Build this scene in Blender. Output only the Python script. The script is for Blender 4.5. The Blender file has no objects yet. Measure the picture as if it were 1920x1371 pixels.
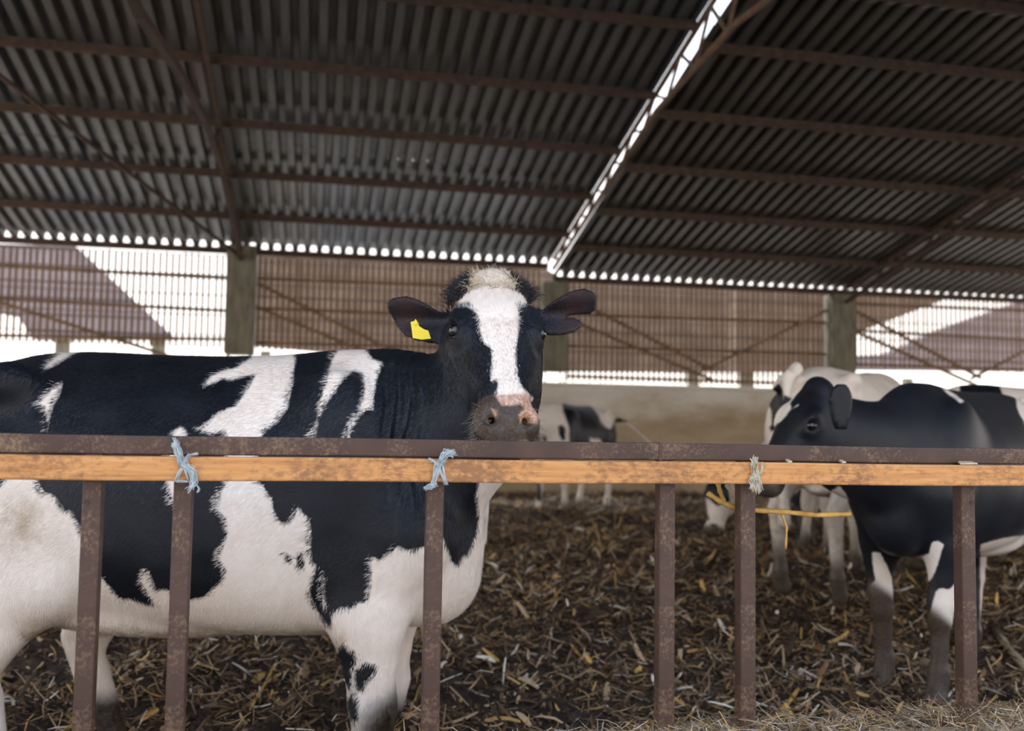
import bpy, math, random
import numpy as np
from mathutils import Matrix, Vector
random.seed(7); np.random.seed(7)
S = bpy.context.scene
COL = S.collection

# ------------------------------------------------------------------ camera
YAW, PITCH, ROLL, FPX = math.radians(10.9), math.radians(4.0), math.radians(0.9), 1867.0
cd = bpy.data.cameras.new('camera'); cam = bpy.data.objects.new('camera', cd); COL.objects.link(cam)
cd.sensor_width = 36.0; cd.lens = FPX / 1920 * 36; cd.clip_start = 0.05; cd.clip_end = 300
CM = Matrix.Rotation(-YAW, 3, 'Z') @ Matrix.Rotation(math.pi/2 + PITCH, 3, 'X') @ Matrix.Rotation(ROLL, 3, 'Z')
CAMP = Vector((0, 0, 1.2))
cam.matrix_world = Matrix.Translation(CAMP) @ CM.to_4x4()
cd.dof.use_dof = True; cd.dof.focus_distance = 2.55; cd.dof.aperture_fstop = 2.5; cd.dof.aperture_blades = 9
S.camera = cam
# ------------------------------------------------------------------ light
S.view_settings.view_transform = 'Standard'; S.view_settings.look = 'None'
S.view_settings.gamma = 1.0; S.view_settings.use_curve_mapping = False
S.view_settings.exposure = 0.06
W = bpy.data.worlds.new('sky'); S.world = W; W.use_nodes = True
wn = W.node_tree; wn.nodes.clear()
wo = wn.nodes.new('ShaderNodeOutputWorld'); wb = wn.nodes.new('ShaderNodeBackground')
tc = wn.nodes.new('ShaderNodeTexCoord'); sx = wn.nodes.new('ShaderNodeSeparateXYZ'); rp = wn.nodes.new('ShaderNodeValToRGB')
wn.links.new(tc.outputs['Generated'], sx.inputs[0]); wn.links.new(sx.outputs['Z'], rp.inputs[0])
rp.color_ramp.elements[0].position = 0.0; rp.color_ramp.elements[0].color = (1.0, 0.91, 0.82, 1)
rp.color_ramp.elements[1].position = 0.75; rp.color_ramp.elements[1].color = (0.40, 0.62, 1.0, 1)
e = rp.color_ramp.elements.new(0.28); e.color = (0.96, 0.95, 0.97, 1)
wn.links.new(rp.outputs[0], wb.inputs[0]); wb.inputs[1].default_value = 2.3
wn.links.new(wb.outputs[0], wo.inputs[0])
sun_d = bpy.data.lights.new('sun', 'SUN'); sun_d.energy = 5.0; sun_d.angle = math.radians(0.6); sun_d.color = (1, .93, .82)
sun = bpy.data.objects.new('sun', sun_d); COL.objects.link(sun)
sun.rotation_euler = Vector((-.35, .75, .85)).to_track_quat('Z', 'Y').to_euler(); sun.location = (0, 30, 20)

# ------------------------------------------------------------------ projection helpers (design time)
CMn = np.array(CM); CPn = np.array(CAMP)
def proj(P):
    P = np.asarray(P, float); q = (P - CPn) @ CMn
    d = -q[..., 2]
    return np.stack([960 + FPX*q[..., 0]/d, 685.5 - FPX*q[..., 1]/d, d], -1)
def ray(x, y):
    return CMn @ np.array([(x-960)/FPX, -(y-685.5)/FPX, -1.0])
def unp(x, y, X=None, Y=None, Z=None, D=None):
    r = ray(x, y)
    if X is not None: t = (X-CPn[0])/r[0]
    elif Y is not None: t = (Y-CPn[1])/r[1]
    elif Z is not None: t = (Z-CPn[2])/r[2]
    else: t = D
    return CPn + r*t

# ------------------------------------------------------------------ tagging / linking
def tag(o, label=None, cat=None, group=None, kind=None):
    if label: o['label'] = label
    if cat: o['category'] = cat
    if group: o['group'] = group
    if kind: o['kind'] = kind
    return o
def empty(name, loc=(0,0,0), label=None, cat=None, group=None, kind=None):
    o = bpy.data.objects.new(name, None); COL.objects.link(o); o.location = loc; o.empty_display_size = .1
    return tag(o, label, cat, group, kind)
def link(name, me, parent=None, world=None):
    o = bpy.data.objects.new(name, me); COL.objects.link(o)
    if parent is not None: o.parent = parent
    return o
def mesh_np(name, V, F, mats=(), smooth=True):
    """V (n,3); F list/array of quads or triangles"""
    me = bpy.data.meshes.new(name)
    V = np.asarray(V, np.float32)
    if isinstance(F, np.ndarray):
        k = F.shape[1]; n = len(F)
        me.vertices.add(len(V)); me.vertices.foreach_set('co', V.ravel())
        me.loops.add(n*k); me.loops.foreach_set('vertex_index', F.astype(np.int32).ravel())
        me.polygons.add(n)
        me.polygons.foreach_set('loop_start', np.arange(0, n*k, k, dtype=np.int32))
        me.polygons.foreach_set('loop_total', np.full(n, k, np.int32))
        if smooth: me.polygons.foreach_set('use_smooth', np.ones(n, bool))
        me.update(calc_edges=True); me.validate()
    else:
        me.from_pydata([tuple(v) for v in V.tolist()], [], F)
        if smooth:
            for p in me.polygons: p.use_smooth = True
    for m in mats: me.materials.append(m)
    return me
def attr(me, name, vals):
    a = me.attributes.new(name, 'FLOAT', 'POINT'); a.data.foreach_set('value', np.asarray(vals, np.float32))
def attr_col(me, name, vals):
    a = me.attributes.new(name, 'FLOAT_COLOR', 'POINT')
    v = np.ones((len(vals), 4), np.float32); v[:, :3] = vals; a.data.foreach_set('color', v.ravel())
class MB:
    def __init__(s): s.v = []; s.f = []
    def add(s, V, F):
        n = len(s.v); s.v += [tuple(map(float, q)) for q in V]; s.f += [tuple(i+n for i in f) for f in F]; return s
    def box(s, a, b, bev=0):
        x0, y0, z0 = a; x1, y1, z1 = b
        V = [(x0,y0,z0),(x1,y0,z0),(x1,y1,z0),(x0,y1,z0),(x0,y0,z1),(x1,y0,z1),(x1,y1,z1),(x0,y1,z1)]
        return s.add(V, [(0,3,2,1),(4,5,6,7),(0,1,5,4),(1,2,6,5),(2,3,7,6),(3,0,4,7)])
    def bar(s, p, q, w, h, up=(0,0,1)):
        p = Vector(p); q = Vector(q); d = (q-p).normalized(); up = Vector(up)
        a = d.cross(up)
        if a.length < 1e-4: a = Vector((1,0,0))
        a.normalize(); b = a.cross(d).normalized()
        V = [c + a*(sa*w/2) + b*(sb*h/2) for c in (p, q) for sa, sb in ((-1,-1),(1,-1),(1,1),(-1,1))]
        return s.add(V, [(3,2,1,0),(4,5,6,7),(0,1,5,4),(1,2,6,5),(2,3,7,6),(3,0,4,7)])
    def tube(s, pts, r, n=6):
        pts = [Vector(p) for p in pts]; rr = r if hasattr(r, '__len__') else [r]*len(pts)
        V = []; base = len(s.v); prev = None
        for i, p in enumerate(pts):
            d = (pts[min(i+1, len(pts)-1)] - pts[max(i-1, 0)]).normalized()
            a = d.cross(Vector((0,0,1))) if prev is None else (prev - d*prev.dot(d))
            if a.length < 1e-3: a = d.cross(Vector((0,1,0)))
            a.normalize(); prev = a.copy(); b = d.cross(a)
            V += [p + (a*math.cos(t*2*math.pi/n) + b*math.sin(t*2*math.pi/n))*rr[i] for t in range(n)]
        F = [(i*n+j, i*n+(j+1) % n, (i+1)*n+(j+1) % n, (i+1)*n+j) for i in range(len(pts)-1) for j in range(n)]
        F += [tuple(range(n-1, -1, -1)), tuple((len(pts)-1)*n + j for j in range(n))]
        return s.add(V, F)
    def mesh(s, name, mat, smooth=False):
        return mesh_np(name, np.array(s.v), s.f, [mat], smooth)
    def build(s, name, mat, parent=None, smooth=False, bevel=0):
        o = link(name, s.mesh(name, mat, smooth), parent)
        if bevel:
            m = o.modifiers.new('bevel', 'BEVEL'); m.width = bevel; m.segments = 2; m.limit_method = 'ANGLE'
        return o

# ------------------------------------------------------------------ materials
def new_mat(name):
    m = bpy.data.materials.new(name); m.use_nodes = True; nt = m.node_tree
    b = nt.nodes['Principled BSDF']; return m, nt, b
def N(nt, t, **k):
    n = nt.nodes.new(t)
    for a, v in k.items():
        if a in n.inputs: n.inputs[a].default_value = v
        else: setattr(n, a, v)
    return n
def noise(nt, scale, detail=4, rough=.55, coord='Object', stretch=None, dist=0):
    t = N(nt, 'ShaderNodeTexCoord'); src = t.outputs[coord]
    if stretch:
        mp = N(nt, 'ShaderNodeMapping'); mp.inputs['Scale'].default_value = stretch
        nt.links.new(src, mp.inputs[0]); src = mp.outputs[0]
    n = N(nt, 'ShaderNodeTexNoise', Scale=scale, Detail=detail, Roughness=rough, Distortion=dist)
    nt.links.new(src, n.inputs['Vector']); return n.outputs['Fac']
def ramp(nt, src, stops):
    r = N(nt, 'ShaderNodeValToRGB'); cr = r.color_ramp
    while len(cr.elements) > 1: cr.elements.remove(cr.elements[-1])
    for i, (p, c) in enumerate(stops):
        el = cr.elements[0] if i == 0 else cr.elements.new(p)
        el.position = p; el.color = (*c, 1) if hasattr(c, '__len__') else (c, c, c, 1)
    nt.links.new(src, r.inputs[0]); return r.outputs[0]
def mixc(nt, fac, a, b, blend='MIX'):
    m = N(nt, 'ShaderNodeMix', data_type='RGBA', blend_type=blend)
    for s, v in ((0, fac), (6, a), (7, b)):
        if isinstance(v, (int, float)): m.inputs[s].default_value = v
        elif isinstance(v, tuple): m.inputs[s].default_value = (*v, 1)
        else: nt.links.new(v, m.inputs[s])
    return m.outputs[2]
def math_(nt, op, a, b=0.0, clamp=False):
    m = N(nt, 'ShaderNodeMath', operation=op, use_clamp=clamp)
    for s, v in ((0, a), (1, b)):
        if isinstance(v, (int, float)): m.inputs[s].default_value = v
        else: nt.links.new(v, m.inputs[s])
    return m.outputs[0]
def bump(nt, b, src, strength=.3, dist=.01):
    n = N(nt, 'ShaderNodeBump', Strength=strength, Distance=dist); nt.links.new(src, n.inputs['Height']); nt.links.new(n.outputs[0], b.inputs['Normal'])
def getattr_(nt, name, out='Fac'):
    a = N(nt, 'ShaderNodeAttribute', attribute_name=name); return a.outputs[out]

def simple(name, stops, scale=8, rough=.7, metal=0, detail=6, stretch=None, bstr=.2, bdist=.004, spec=.5):
    m, nt, b = new_mat(name)
    n = noise(nt, scale, detail, .6, stretch=stretch)
    nt.links.new(ramp(nt, n, stops), b.inputs['Base Color'])
    b.inputs['Roughness'].default_value = rough; b.inputs['Metallic'].default_value = metal
    b.inputs['Specular IOR Level'].default_value = spec
    if bstr: bump(nt, b, n, bstr, bdist)
    return m
M = {}
# brown painted steel with pale dried splashes
def steel_paint(name, low):
    m, nt, b = new_mat(name)
    n1 = noise(nt, 9, 5); base = ramp(nt, n1, [(.3, (.050,.026,.019)), (.7, (.085,.045,.032))])
    n2 = noise(nt, 130, 5, .7); n3 = noise(nt, 7, 3)
    k = math_(nt, 'MULTIPLY', n2, n3)
    if low:
        t = N(nt, 'ShaderNodeTexCoord'); s = N(nt, 'ShaderNodeSeparateXYZ'); nt.links.new(t.outputs['Object'], s.inputs[0])
        mr = N(nt, 'ShaderNodeMapRange'); nt.links.new(s.outputs['Z'], mr.inputs[0])
        mr.inputs[1].default_value = .35; mr.inputs[2].default_value = 0.0; mr.inputs[3].default_value = 0; mr.inputs[4].default_value = .12
        k = math_(nt, 'ADD', k, mr.outputs[0])
    f = ramp(nt, k, [(.25, 0.0), (.40, .6)] if not low else [(.285, 0.0), (.43, .6)])
    nt.links.new(mixc(nt, f, base, (.30, .195, .11)), b.inputs['Base Color'])
    b.inputs['Roughness'].default_value = .5; b.inputs['Specular IOR Level'].default_value = .35; bump(nt, b, n2, .12, .001)
    return m
M['paint'] = steel_paint('brown_painted_steel', False); M['paint_low'] = steel_paint('brown_painted_steel_post', True)
m, nt, b = new_mat('orange_timber')
g = noise(nt, 5, 6, .6, stretch=(1.5, 30, 30), dist=.4); sp = noise(nt, 90, 4, .7, stretch=(.6, 1, 1)); big = noise(nt, 4.5, 3)
c = ramp(nt, g, [(.25, (.42,.165,.045)), (.5, (.56,.25,.075)), (.8, (.68,.35,.13))])
c = mixc(nt, ramp(nt, math_(nt, 'MULTIPLY', sp, big), [(.22, 0.0), (.36, .8)]), c, (.20, .085, .035))
nt.links.new(c, b.inputs['Base Color']); b.inputs['Roughness'].default_value = .6; bump(nt, b, g, .25, .002); M['timber'] = m
M['twine'] = simple('blue_grey_twine', [(.3, (.26,.31,.33)), (.7, (.52,.57,.58))], 60, .8)
M['twine_beige'] = simple('beige_twine', [(.3, (.36,.31,.22)), (.7, (.60,.55,.44))], 60, .8)
def sheet_mat(name, a, bb):
    m, nt, b = new_mat(name)
    n = noise(nt, 2.2, 6, .65, stretch=(3, .35, 1)); n2 = noise(nt, 14, 5, .7)
    oi = N(nt, 'ShaderNodeObjectInfo')
    c = ramp(nt, n, [(.3, a), (.7, bb)])
    c = mixc(nt, ramp(nt, n2, [(.5, 0.0), (.75, .5)]), c, (.10, .065, .045))
    c = mixc(nt, math_(nt, 'MULTIPLY', oi.outputs['Random'], .55), c, (.20, .17, .14))
    nt.links.new(c, b.inputs['Base Color']); b.inputs['Roughness'].default_value = .36; b.inputs['Metallic'].default_value = .7
    bump(nt, b, n2, .1, .003); return m
M['sheet'] = sheet_mat('galvanised_sheet', (.12,.125,.13), (.26,.27,.28))
M['sheet_old'] = sheet_mat('tarnished_sheet', (.095,.088,.078), (.19,.175,.158))
M['rust'] = simple('rusty_steel', [(.3, (.035,.020,.014)), (.7, (.095,.052,.032))], 12, .8, .1)
M['rust_light'] = simple('orange_rust', [(.3, (.11,.062,.036)), (.7, (.24,.145,.09))], 9, .8)
M['slat'] = simple('weathered_batten', [(.3, (.12,.070,.038)), (.7, (.27,.16,.09))], 3, .85)
m, nt, b = new_mat('two_tone_concrete')
n1 = noise(nt, 1.6, 6, .65, stretch=(.6, 1, 1.6)); t = N(nt, 'ShaderNodeTexCoord'); s = N(nt, 'ShaderNodeSeparateXYZ'); nt.links.new(t.outputs['Object'], s.inputs[0])
hgt = math_(nt, 'ADD', s.outputs['Z'], math_(nt, 'MULTIPLY', math_(nt, 'SUBTRACT', n1, .5), .9))
lowc = ramp(nt, n1, [(.3, (.36,.265,.16)), (.7, (.56,.44,.30))]); upc = ramp(nt, n1, [(.3, (.62,.55,.46)), (.7, (.80,.75,.67))])  # tan lower part, paler above an uneven height
nt.links.new(mixc(nt, ramp(nt, hgt, [(1.0, 0.0), (1.0, 0.0)]), lowc, upc), b.inputs['Base Color'])
mr = N(nt, 'ShaderNodeMapRange'); nt.links.new(hgt, mr.inputs[0]); mr.inputs[1].default_value = 1.45; mr.inputs[2].default_value = 1.85
nt.links.new(mixc(nt, mr.outputs[0], lowc, upc), b.inputs['Base Color']); b.inputs['Roughness'].default_value = .85; bump(nt, b, n1, .3, .004); M['concrete'] = m
M['pillar'] = simple('mossy_concrete', [(.25, (.10,.085,.06)), (.55, (.20,.18,.13)), (.8, (.30,.26,.19))], 5, .9, stretch=(2, 2, .5))
M['ledge'] = simple('pale_limestone', [(.3, (.66,.60,.50)), (.7, (.84,.80,.72))], 4, .9)
M['yard'] = simple('dusty_yard', [(.3, (.55,.49,.41)), (.7, (.72,.66,.57))], .8, .95)
def course_mat(name, a, bb, pitch=.33):
    m, nt, b = new_mat(name)
    t = N(nt, 'ShaderNodeTexCoord'); s = N(nt, 'ShaderNodeSeparateXYZ'); nt.links.new(t.outputs['Object'], s.inputs[0])
    f = math_(nt, 'FRACT', math_(nt, 'MULTIPLY', s.outputs['Z'], 1/pitch))
    c = ramp(nt, noise(nt, 1.5, 5), [(.3, a), (.7, bb)])
    c = mixc(nt, ramp(nt, f, [(.10, .8), (.18, 0.0)]), c, (.04, .035, .035))
    nt.links.new(c, b.inputs['Base Color']); b.inputs['Roughness'].default_value = .9; return m
M['course_pink'] = course_mat('pinkish_tile_courses', (.22,.165,.155), (.33,.265,.265))
M['course_brown'] = course_mat('brown_tile_courses', (.115,.070,.042), (.22,.150,.10), .27)
M['soil'] = simple('trodden_manure', [(.3, (.018,.013,.010)), (.55, (.058,.038,.025)), (.8, (.15,.10,.06))], 9, .85, bstr=.8, bdist=.02)
M['yellow'] = simple('yellow_plastic', [(.3, (.75,.58,.02)), (.7, (.85,.68,.04))], 20, .4, bstr=0)
m, nt, b = new_mat('cornstalk_yellow')
c = ramp(nt, noise(nt, 30, 4, stretch=(1, 1, 1)), [(.3, (.40,.20,.04)), (.7, (.72,.46,.13))]); nt.links.new(c, b.inputs['Base Color']); b.inputs['Roughness'].default_value = .6; M['stalk'] = m
M['husk'] = simple('pale_husk', [(.3, (.38,.27,.15)), (.7, (.62,.52,.38))], 25, .8)
def straw_mat(name):
    m, nt, b = new_mat(name)
    nt.links.new(getattr_(nt, 'tint', 'Color'), b.inputs['Base Color']); b.inputs['Roughness'].default_value = .65
    b.inputs['Specular IOR Level'].default_value = .35
    return m
M['straw'] = straw_mat('straw_litter')
# coat
def coat_mat(name, hair=False):
    m, nt, b = new_mat(name)
    co = getattr_(nt, 'coat')
    if not hair:
        n1 = noise(nt, 60, 4, .65, stretch=(1.5, 1.5, .45)); n2 = noise(nt, 14, 3)
        j = math_(nt, 'ADD', math_(nt, 'MULTIPLY', math_(nt, 'SUBTRACT', n1, .5), .013), math_(nt, 'MULTIPLY', math_(nt, 'SUBTRACT', n2, .5), .007))
        co = math_(nt, 'ADD', co, j)
    f = ramp(nt, math_(nt, 'ADD', math_(nt, 'MULTIPLY', co, 40), .5, True), [(.35, 0.0), (.65, 1.0)])
    wn_ = noise(nt, 5, 4)
    white = ramp(nt, wn_, [(.3, (.82,.72,.64)), (.7, (.92,.845,.775))])
    white = mixc(nt, math_(nt, 'MULTIPLY', getattr_(nt, 'stain'), ramp(nt, noise(nt, 22, 5, .7), [(.35, .3), (.6, 1.0)])), white, (.36, .25, .13))
    black = ramp(nt, noise(nt, 7, 3), [(.3, (.008,.009,.013)), (.7, (.014,.016,.022))])
    c = mixc(nt, f, black, white)
    c = mixc(nt, getattr_(nt, 'mud'), c, ramp(nt, noise(nt, 45, 5, .7), [(.35, (.012,.009,.007)), (.7, (.10,.068,.042))]))
    # muzzle skin
    ms = ramp(nt, noise(nt, 130, 4, .7), [(.3, (.038,.027,.020)), (.7, (.115,.082,.06))])
    c = mixc(nt, getattr_(nt, 'muzzle'), c, ms)
    ps = ramp(nt, noise(nt, 110, 4, .75), [(.35, (.33,.16,.07)), (.55, (.60,.36,.26)), (.7, (.78,.60,.55))])
    c = mixc(nt, getattr_(nt, 'pink'), c, ps)
    c = mixc(nt, getattr_(nt, 'inner'), c, (.055, .022, .018))
    nt.links.new(c, b.inputs['Base Color'])
    b.inputs['Roughness'].default_value = .42; b.inputs['Specular IOR Level'].default_value = .25
    b.inputs['Sheen Weight'].default_value = .03; b.inputs['Sheen Roughness'].default_value = .4; b.inputs['Sheen Tint'].default_value = (.6, .75, 1, 1)  # bluish sheen tint puts the sky's reflection into the coat colour
    if not hair: bump(nt, b, noise(nt, 190, 3, .6, stretch=(1, 1, .25)), .35, .003)
    return m
M['coat'] = coat_mat('cow_coat'); M['coat_hair'] = coat_mat('cow_coat_hair', True)
m, nt, b = new_mat('cow_eye'); b.inputs['Roughness'].default_value = .04; b.inputs['Specular IOR Level'].default_value = .8
nt.links.new(getattr_(nt, 'tint', 'Color'), b.inputs['Base Color']); M['eye'] = m

# ------------------------------------------------------------------ setting: ground, kerb, wall
def gz(x, y):
    """height of the bedding"""
    y = np.asarray(y, float); x = np.asarray(x, float)
    base = np.interp(y, [2.2, 3.0, 4.0, 5.0, 6.5, 9, 16], [-.02, 0, .03, .09, .19, .24, .25])
    l = (.035*np.sin(x*2.3+y*1.7) + .03*np.sin(x*5.1-y*4.3+1) + .022*np.sin(x*9.7+y*8.1+2) + .014*np.sin(x*19+3*np.sin(y*11)) + .012*np.sin(y*23+2*np.sin(x*13)))
    return base + l*.7
xs = np.concatenate([np.arange(-7, -3, .15), np.arange(-3, 7, .035), np.arange(7, 15, .15)]); ys = np.concatenate([np.arange(2.24, 8, .035), np.arange(8, 16.3, .12)])
GX, GY = np.meshgrid(xs, ys, indexing='ij')
GZ = gz(GX, GY) + np.random.normal(0, .008, GX.shape)
n0, n1 = GX.shape
idx = np.arange(n0*n1).reshape(n0, n1)
F = np.stack([idx[:-1,:-1], idx[1:,:-1], idx[1:,1:], idx[:-1,1:]], -1).reshape(-1, 4)
tag(link('floor', mesh_np('floor', np.stack([GX, GY, GZ], -1).reshape(-1, 3), F, [M['soil']])), kind='structure')
MB().box((-40, 16.25, -.3), (60, 90, 0)).build('floor', M['yard']).__setitem__('kind', 'structure')
MB().box((-20, -20, -.4), (25, 2.12, .1)).build('floor', M['yard']).__setitem__('kind', 'structure')
kerb = MB().box((-6, 1.35, 0), (12, 2.26, .505)).build('trim_1', M['concrete'], bevel=.02); kerb['kind'] = 'structure'

FY = 2.2                                   # fence line
WY = 16.1                                  # rear wall line
BAYS = [-11.6, -6.4, -1.27, 3.82, 9.03, 14.2, 19.4]
wall = MB().box((-12, WY, -.2), (20.5, WY+.42, 2.03)).build('wall_back', M['concrete'], bevel=.02); wall['kind'] = 'structure'
cap = MB().box((-12, WY+.02, 2.032), (20, WY+.40, 2.09)).build('trim_2', M['ledge'], bevel=.01); cap['kind'] = 'structure'
# slatted screens between the pillars, each slat its own piece
slat_me = MB().box((-.019, -.012, 0), (.019, .012, 1.0)).mesh('slat', M['slat'])
for k in range(6):
    x0, x1 = BAYS[k]+.24, BAYS[k+1]-.24
    top = 3.98 if k < 3 else 3.82
    p = empty('wall_back', ((x0+x1)/2, WY+.16, 2.2), kind='structure'); cx = (x0+x1)/2
    zb = 2.5 if k != 3 else 2.12
    x = x0+.03; i = 0
    while x < x1:
        o = link('slat', slat_me, p); o.location = (x-cx+random.uniform(-.006,.006), 0, zb-2.2+random.uniform(-.01,.01)); o.scale = (1, 1, top-zb)
        o.rotation_euler = (0, random.uniform(-.006, .006), 0); x += .095
    for z, s in ((zb+.10, .0), (zb+.62, 0), (zb+1.12, 0)):
        q = MB().bar((x0-cx, -.035, z-2.2+random.uniform(-.05,.05)), (x1-cx, -.035, z-2.2+random.uniform(-.05,.05)), .035, .05); q.build('crossbar', M['slat'], p)
    for a in range(5):
        z = zb+.32*a+.2
        MB().bar((x0-cx, .03, z-2.2), (x1-cx, .03, z-2.2), .012, .012).build('wire', M['rust'], p)
    for za, zc in ((1.0, .15), (.62, -.02)) if k != 1 else ((.95, .02),):
        MB().bar((x0-cx, -.06, za+.35), (x0-cx+(x1-x0)*(.55 if k != 1 else .9), -.06, zc+.02), .04, .055).build('brace', M['slat'], p)
    if k not in (1, 2): MB().bar((x1-cx, -.085, 1.3), (x0-cx+(x1-x0)*.5, -.085, .15), .04, .05).build('brace', M['slat'], p)
for k, X in enumerate(BAYS):
    o = MB().box((-.225, -.12, 0), (.225, .33, 1.72 if k < 3 else 1.50)).build('pillar', M['pillar'], bevel=.03); o.location = (X, WY+.02, 2.27 if k > 2 else 2.40)
    bo = MB()  # added bolts hold the pillar off the ledge so bright outdoors shows beneath
    for dx in (-.17, .17):
        for dy in (-.06, .26): bo.box((dx-.012, dy-.012, -.32 if k < 3 else -.19), (dx+.012, dy+.012, .01))
    bo.build('added_bolts', M['rust'], o)
    tag(o, ['concrete roof pillar at the far left end of the back wall', 'mossy concrete roof pillar beyond the far left edge of the slatted wall', 'mossy concrete roof pillar on the wall right of the bright sky window', 'grey concrete roof pillar on the wall behind the ear of the front cow', 'concrete roof pillar on the wall above the white backed cow', 'concrete roof pillar just beyond the right edge of the picture', 'concrete roof pillar at the far right end of the back wall'][k], 'pillar')

# ------------------------------------------------------------------ roofs
TS = .21
def roof_z(y, low=0.0, ridge=8.6):
    return 4.10 - low + TS*(WY - y) if y >= ridge else 4.10 - low + TS*(WY - ridge) - TS*(ridge - y)
RIB = .19
def corrugated(width_ribs, y0, y1, zf, name, mat):
    """trapezoid-ribbed sheet, ribs along y; x from 0"""
    prof = []
    for i in range(width_ribs):
        b0 = i*RIB; prof += [(b0, 0), (b0+.070, 0), (b0+.088, .098), (b0+.160, .098), (b0+.178, 0)]
    prof.append((width_ribs*RIB+.012, 0))
    V = []; Fq = []; t = .004; n = len(prof)
    for (y) in (y0, y1):
        for (x, z) in prof: V.append((x, y, zf(y)+z))
        for (x, z) in prof: V.append((x, y, zf(y)+z+t))
    for i in range(n-1):
        Fq.append((i, i+1, 2*n+i+1, 2*n+i)); Fq.append((n+i, 3*n+i, 3*n+i+1, n+i+1))
        Fq.append((i, n+i, n+i+1, i+1)); Fq.append((2*n+i, 2*n+i+1, 3*n+i+1, 3*n+i))
    Fq.append((0, 2*n, 3*n, n)); Fq.append((n-1, 2*n-1, 4*n-1, 3*n-1))
    return mesh_np(name, np.array(V), Fq, [mat], False)
def roof(X0, X1, low, mat, name):
    p = empty(name, (0, 0, 0), kind='structure')
    segs = [(16.17, 12.9), (13.05, 9.2), (9.35, 8.55), (8.65, 5.1), (5.25, 1.4)]
    mes = [corrugated(5, a, b_, lambda y: roof_z(y, low) + .0, 'sheet', mat) for a, b_ in segs]
    x = X1 - 5*RIB
    while x > X0 - .4:
        for j, me in enumerate(mes):
            o = link('sheet', me, p); o.location = (x + random.uniform(-.004,.004), 0, (.005 if j % 2 else 0)+random.uniform(0, .004))
        x -= 5*RIB
    for i in range(13):
        y = WY + .04 - i*1.335
        if y < 1.5: break
        z = roof_z(y, low) - .055
        o = MB().box((X0, -.02, -.05), (X1, .02, .05)).build('purlin', M['rust'] if i else M['rust'], p); o.location = (0, y, z)
    return p
# ribs measured from the right end so that both roofs stop at the step between them
roof(-9.5, 3.70, 0.0, M['sheet'], 'ceiling')
rr = roof(3.78, 3.78+17*.95, .21, M['sheet_old'], 'ceiling')

def truss(X, bot, low, label, y_from=15.9, y_to=1.6, web=.62, th=.05, mat='rust', dz=.12, web_to=1.6):
    t = empty('roof_truss', (X, WY, 3.8), label, 'truss')
    loc = Vector((X, WY, 3.8))
    def L(y, z, dx=0): return Vector((X+dx, y, z)) - loc
    ztop = lambda y: roof_z(y, low) - dz
    MB().bar(L(y_from, ztop(y_from)), L(8.6, ztop(8.6)), th, th).bar(L(8.6, ztop(8.6)), L(y_to, ztop(y_to)), th, th).build('top_chord', M[mat], t)
    b_ = MB()
    for (ya, za), (yb, zb) in zip(bot[:-1], bot[1:]): b_.bar(L(ya, za), L(yb, zb), th, th)
    b_.build('bottom_chord', M[mat], t)
    zb_ = lambda y: float(np.interp(-y, [-q[0] for q in bot], [q[1] for q in bot]))
    y = y_from; k = 0
    while y - web > web_to and k < 26:
        a, c = (ztop(y), zb_(y-web)) if k % 2 == 0 else (zb_(y), ztop(y-web))
        MB().bar(L(y, a), L(y-web, c), .03, .03).build('web_bar', M[mat], t); y -= web; k += 1
    return t
truss(-1.27, [(15.95, 3.88), (12.5, 4.45), (10.9, 4.47), (8.7, 4.27), (6.9, 4.0), (1.6, 4.0)], 0, 'rusty steel roof truss rising from the pillar beside the bright sky window', web_to=11.2, th=.065)
truss(3.74, [(15.95, 3.96), (10.8, 4.98), (8.6, 5.1), (1.6, 4.4)], 0, 'rusty lattice truss in the bright step between the two roofs', web=.42, th=.045, mat='rust_light', dz=.02)
truss(9.03, [(15.95, 3.62), (11.6, 4.55), (1.6, 4.3)], .21, 'dark steel lattice truss crossing the lower roof at the right edge', web=.7, th=.06, dz=.06)
o = MB().bar((0,0,0), (-2.6, -6.0, 1.18), .04, .04).build('wind_brace', M['rust']); o.location = (-1.27, 16.0, 3.92)
tag(o, 'thin steel brace slanting up left from the pillar beside the sky window', 'brace')
# posts that carry the open front of the barn (behind the camera)
# ------------------------------------------------------------------ sheds behind the screen
def prism(poly, Y, depth, name, mat, parent):
    P = [unp(x, y, Y=Y) for x, y in poly]; n = len(P); o0 = Vector(P[0])
    V = [Vector(p)-o0 for p in P] + [Vector(p)+Vector((0, depth, 0))-o0 for p in P]
    Fq = [tuple(range(n))[::-1], tuple(range(n, 2*n))] + [(i, (i+1) % n, n+(i+1) % n, n+i) for i in range(n)]
    me = mesh_np(name, np.array(V), Fq, [mat], False)
    o = link(name, me, parent); o.location = o0 - parent.location; return o
def shed(parts, Y, label, post_px):
    p = empty('neighbour_shed', Vector(unp(post_px[0], 700, Y=Y)) * Vector((1,1,0)), label, 'shed')
    for name, mat, poly, d in parts: prism(poly, Y, d, name, M[mat], p)
    for x in post_px:
        a = unp(x, 600, Y=Y+.3)
        o = MB().box((-.12, -.12, 0), (.12, .12, 3.1)).build('post', M['pillar'], p); o.location = Vector((a[0], a[1], 0)) - p.location
    return p
shed([('roof', 'course_pink', [(-300,450),(140,461),(328,635),(60,635),(35,594),(-300,520)], .5)], 21.0, 'pinkish tiled shed roof seen through the slats at the left edge', [-250, 120, 300])
shed([('roof', 'course_brown', [(424,469),(1005,493),(1060,526),(1640,550),(1600,600),(1500,697),(1010,695),(424,642)], .5)], 24.0, 'brown tiled shed roof seen through the middle slatted bays', [500, 900, 1300])
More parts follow.
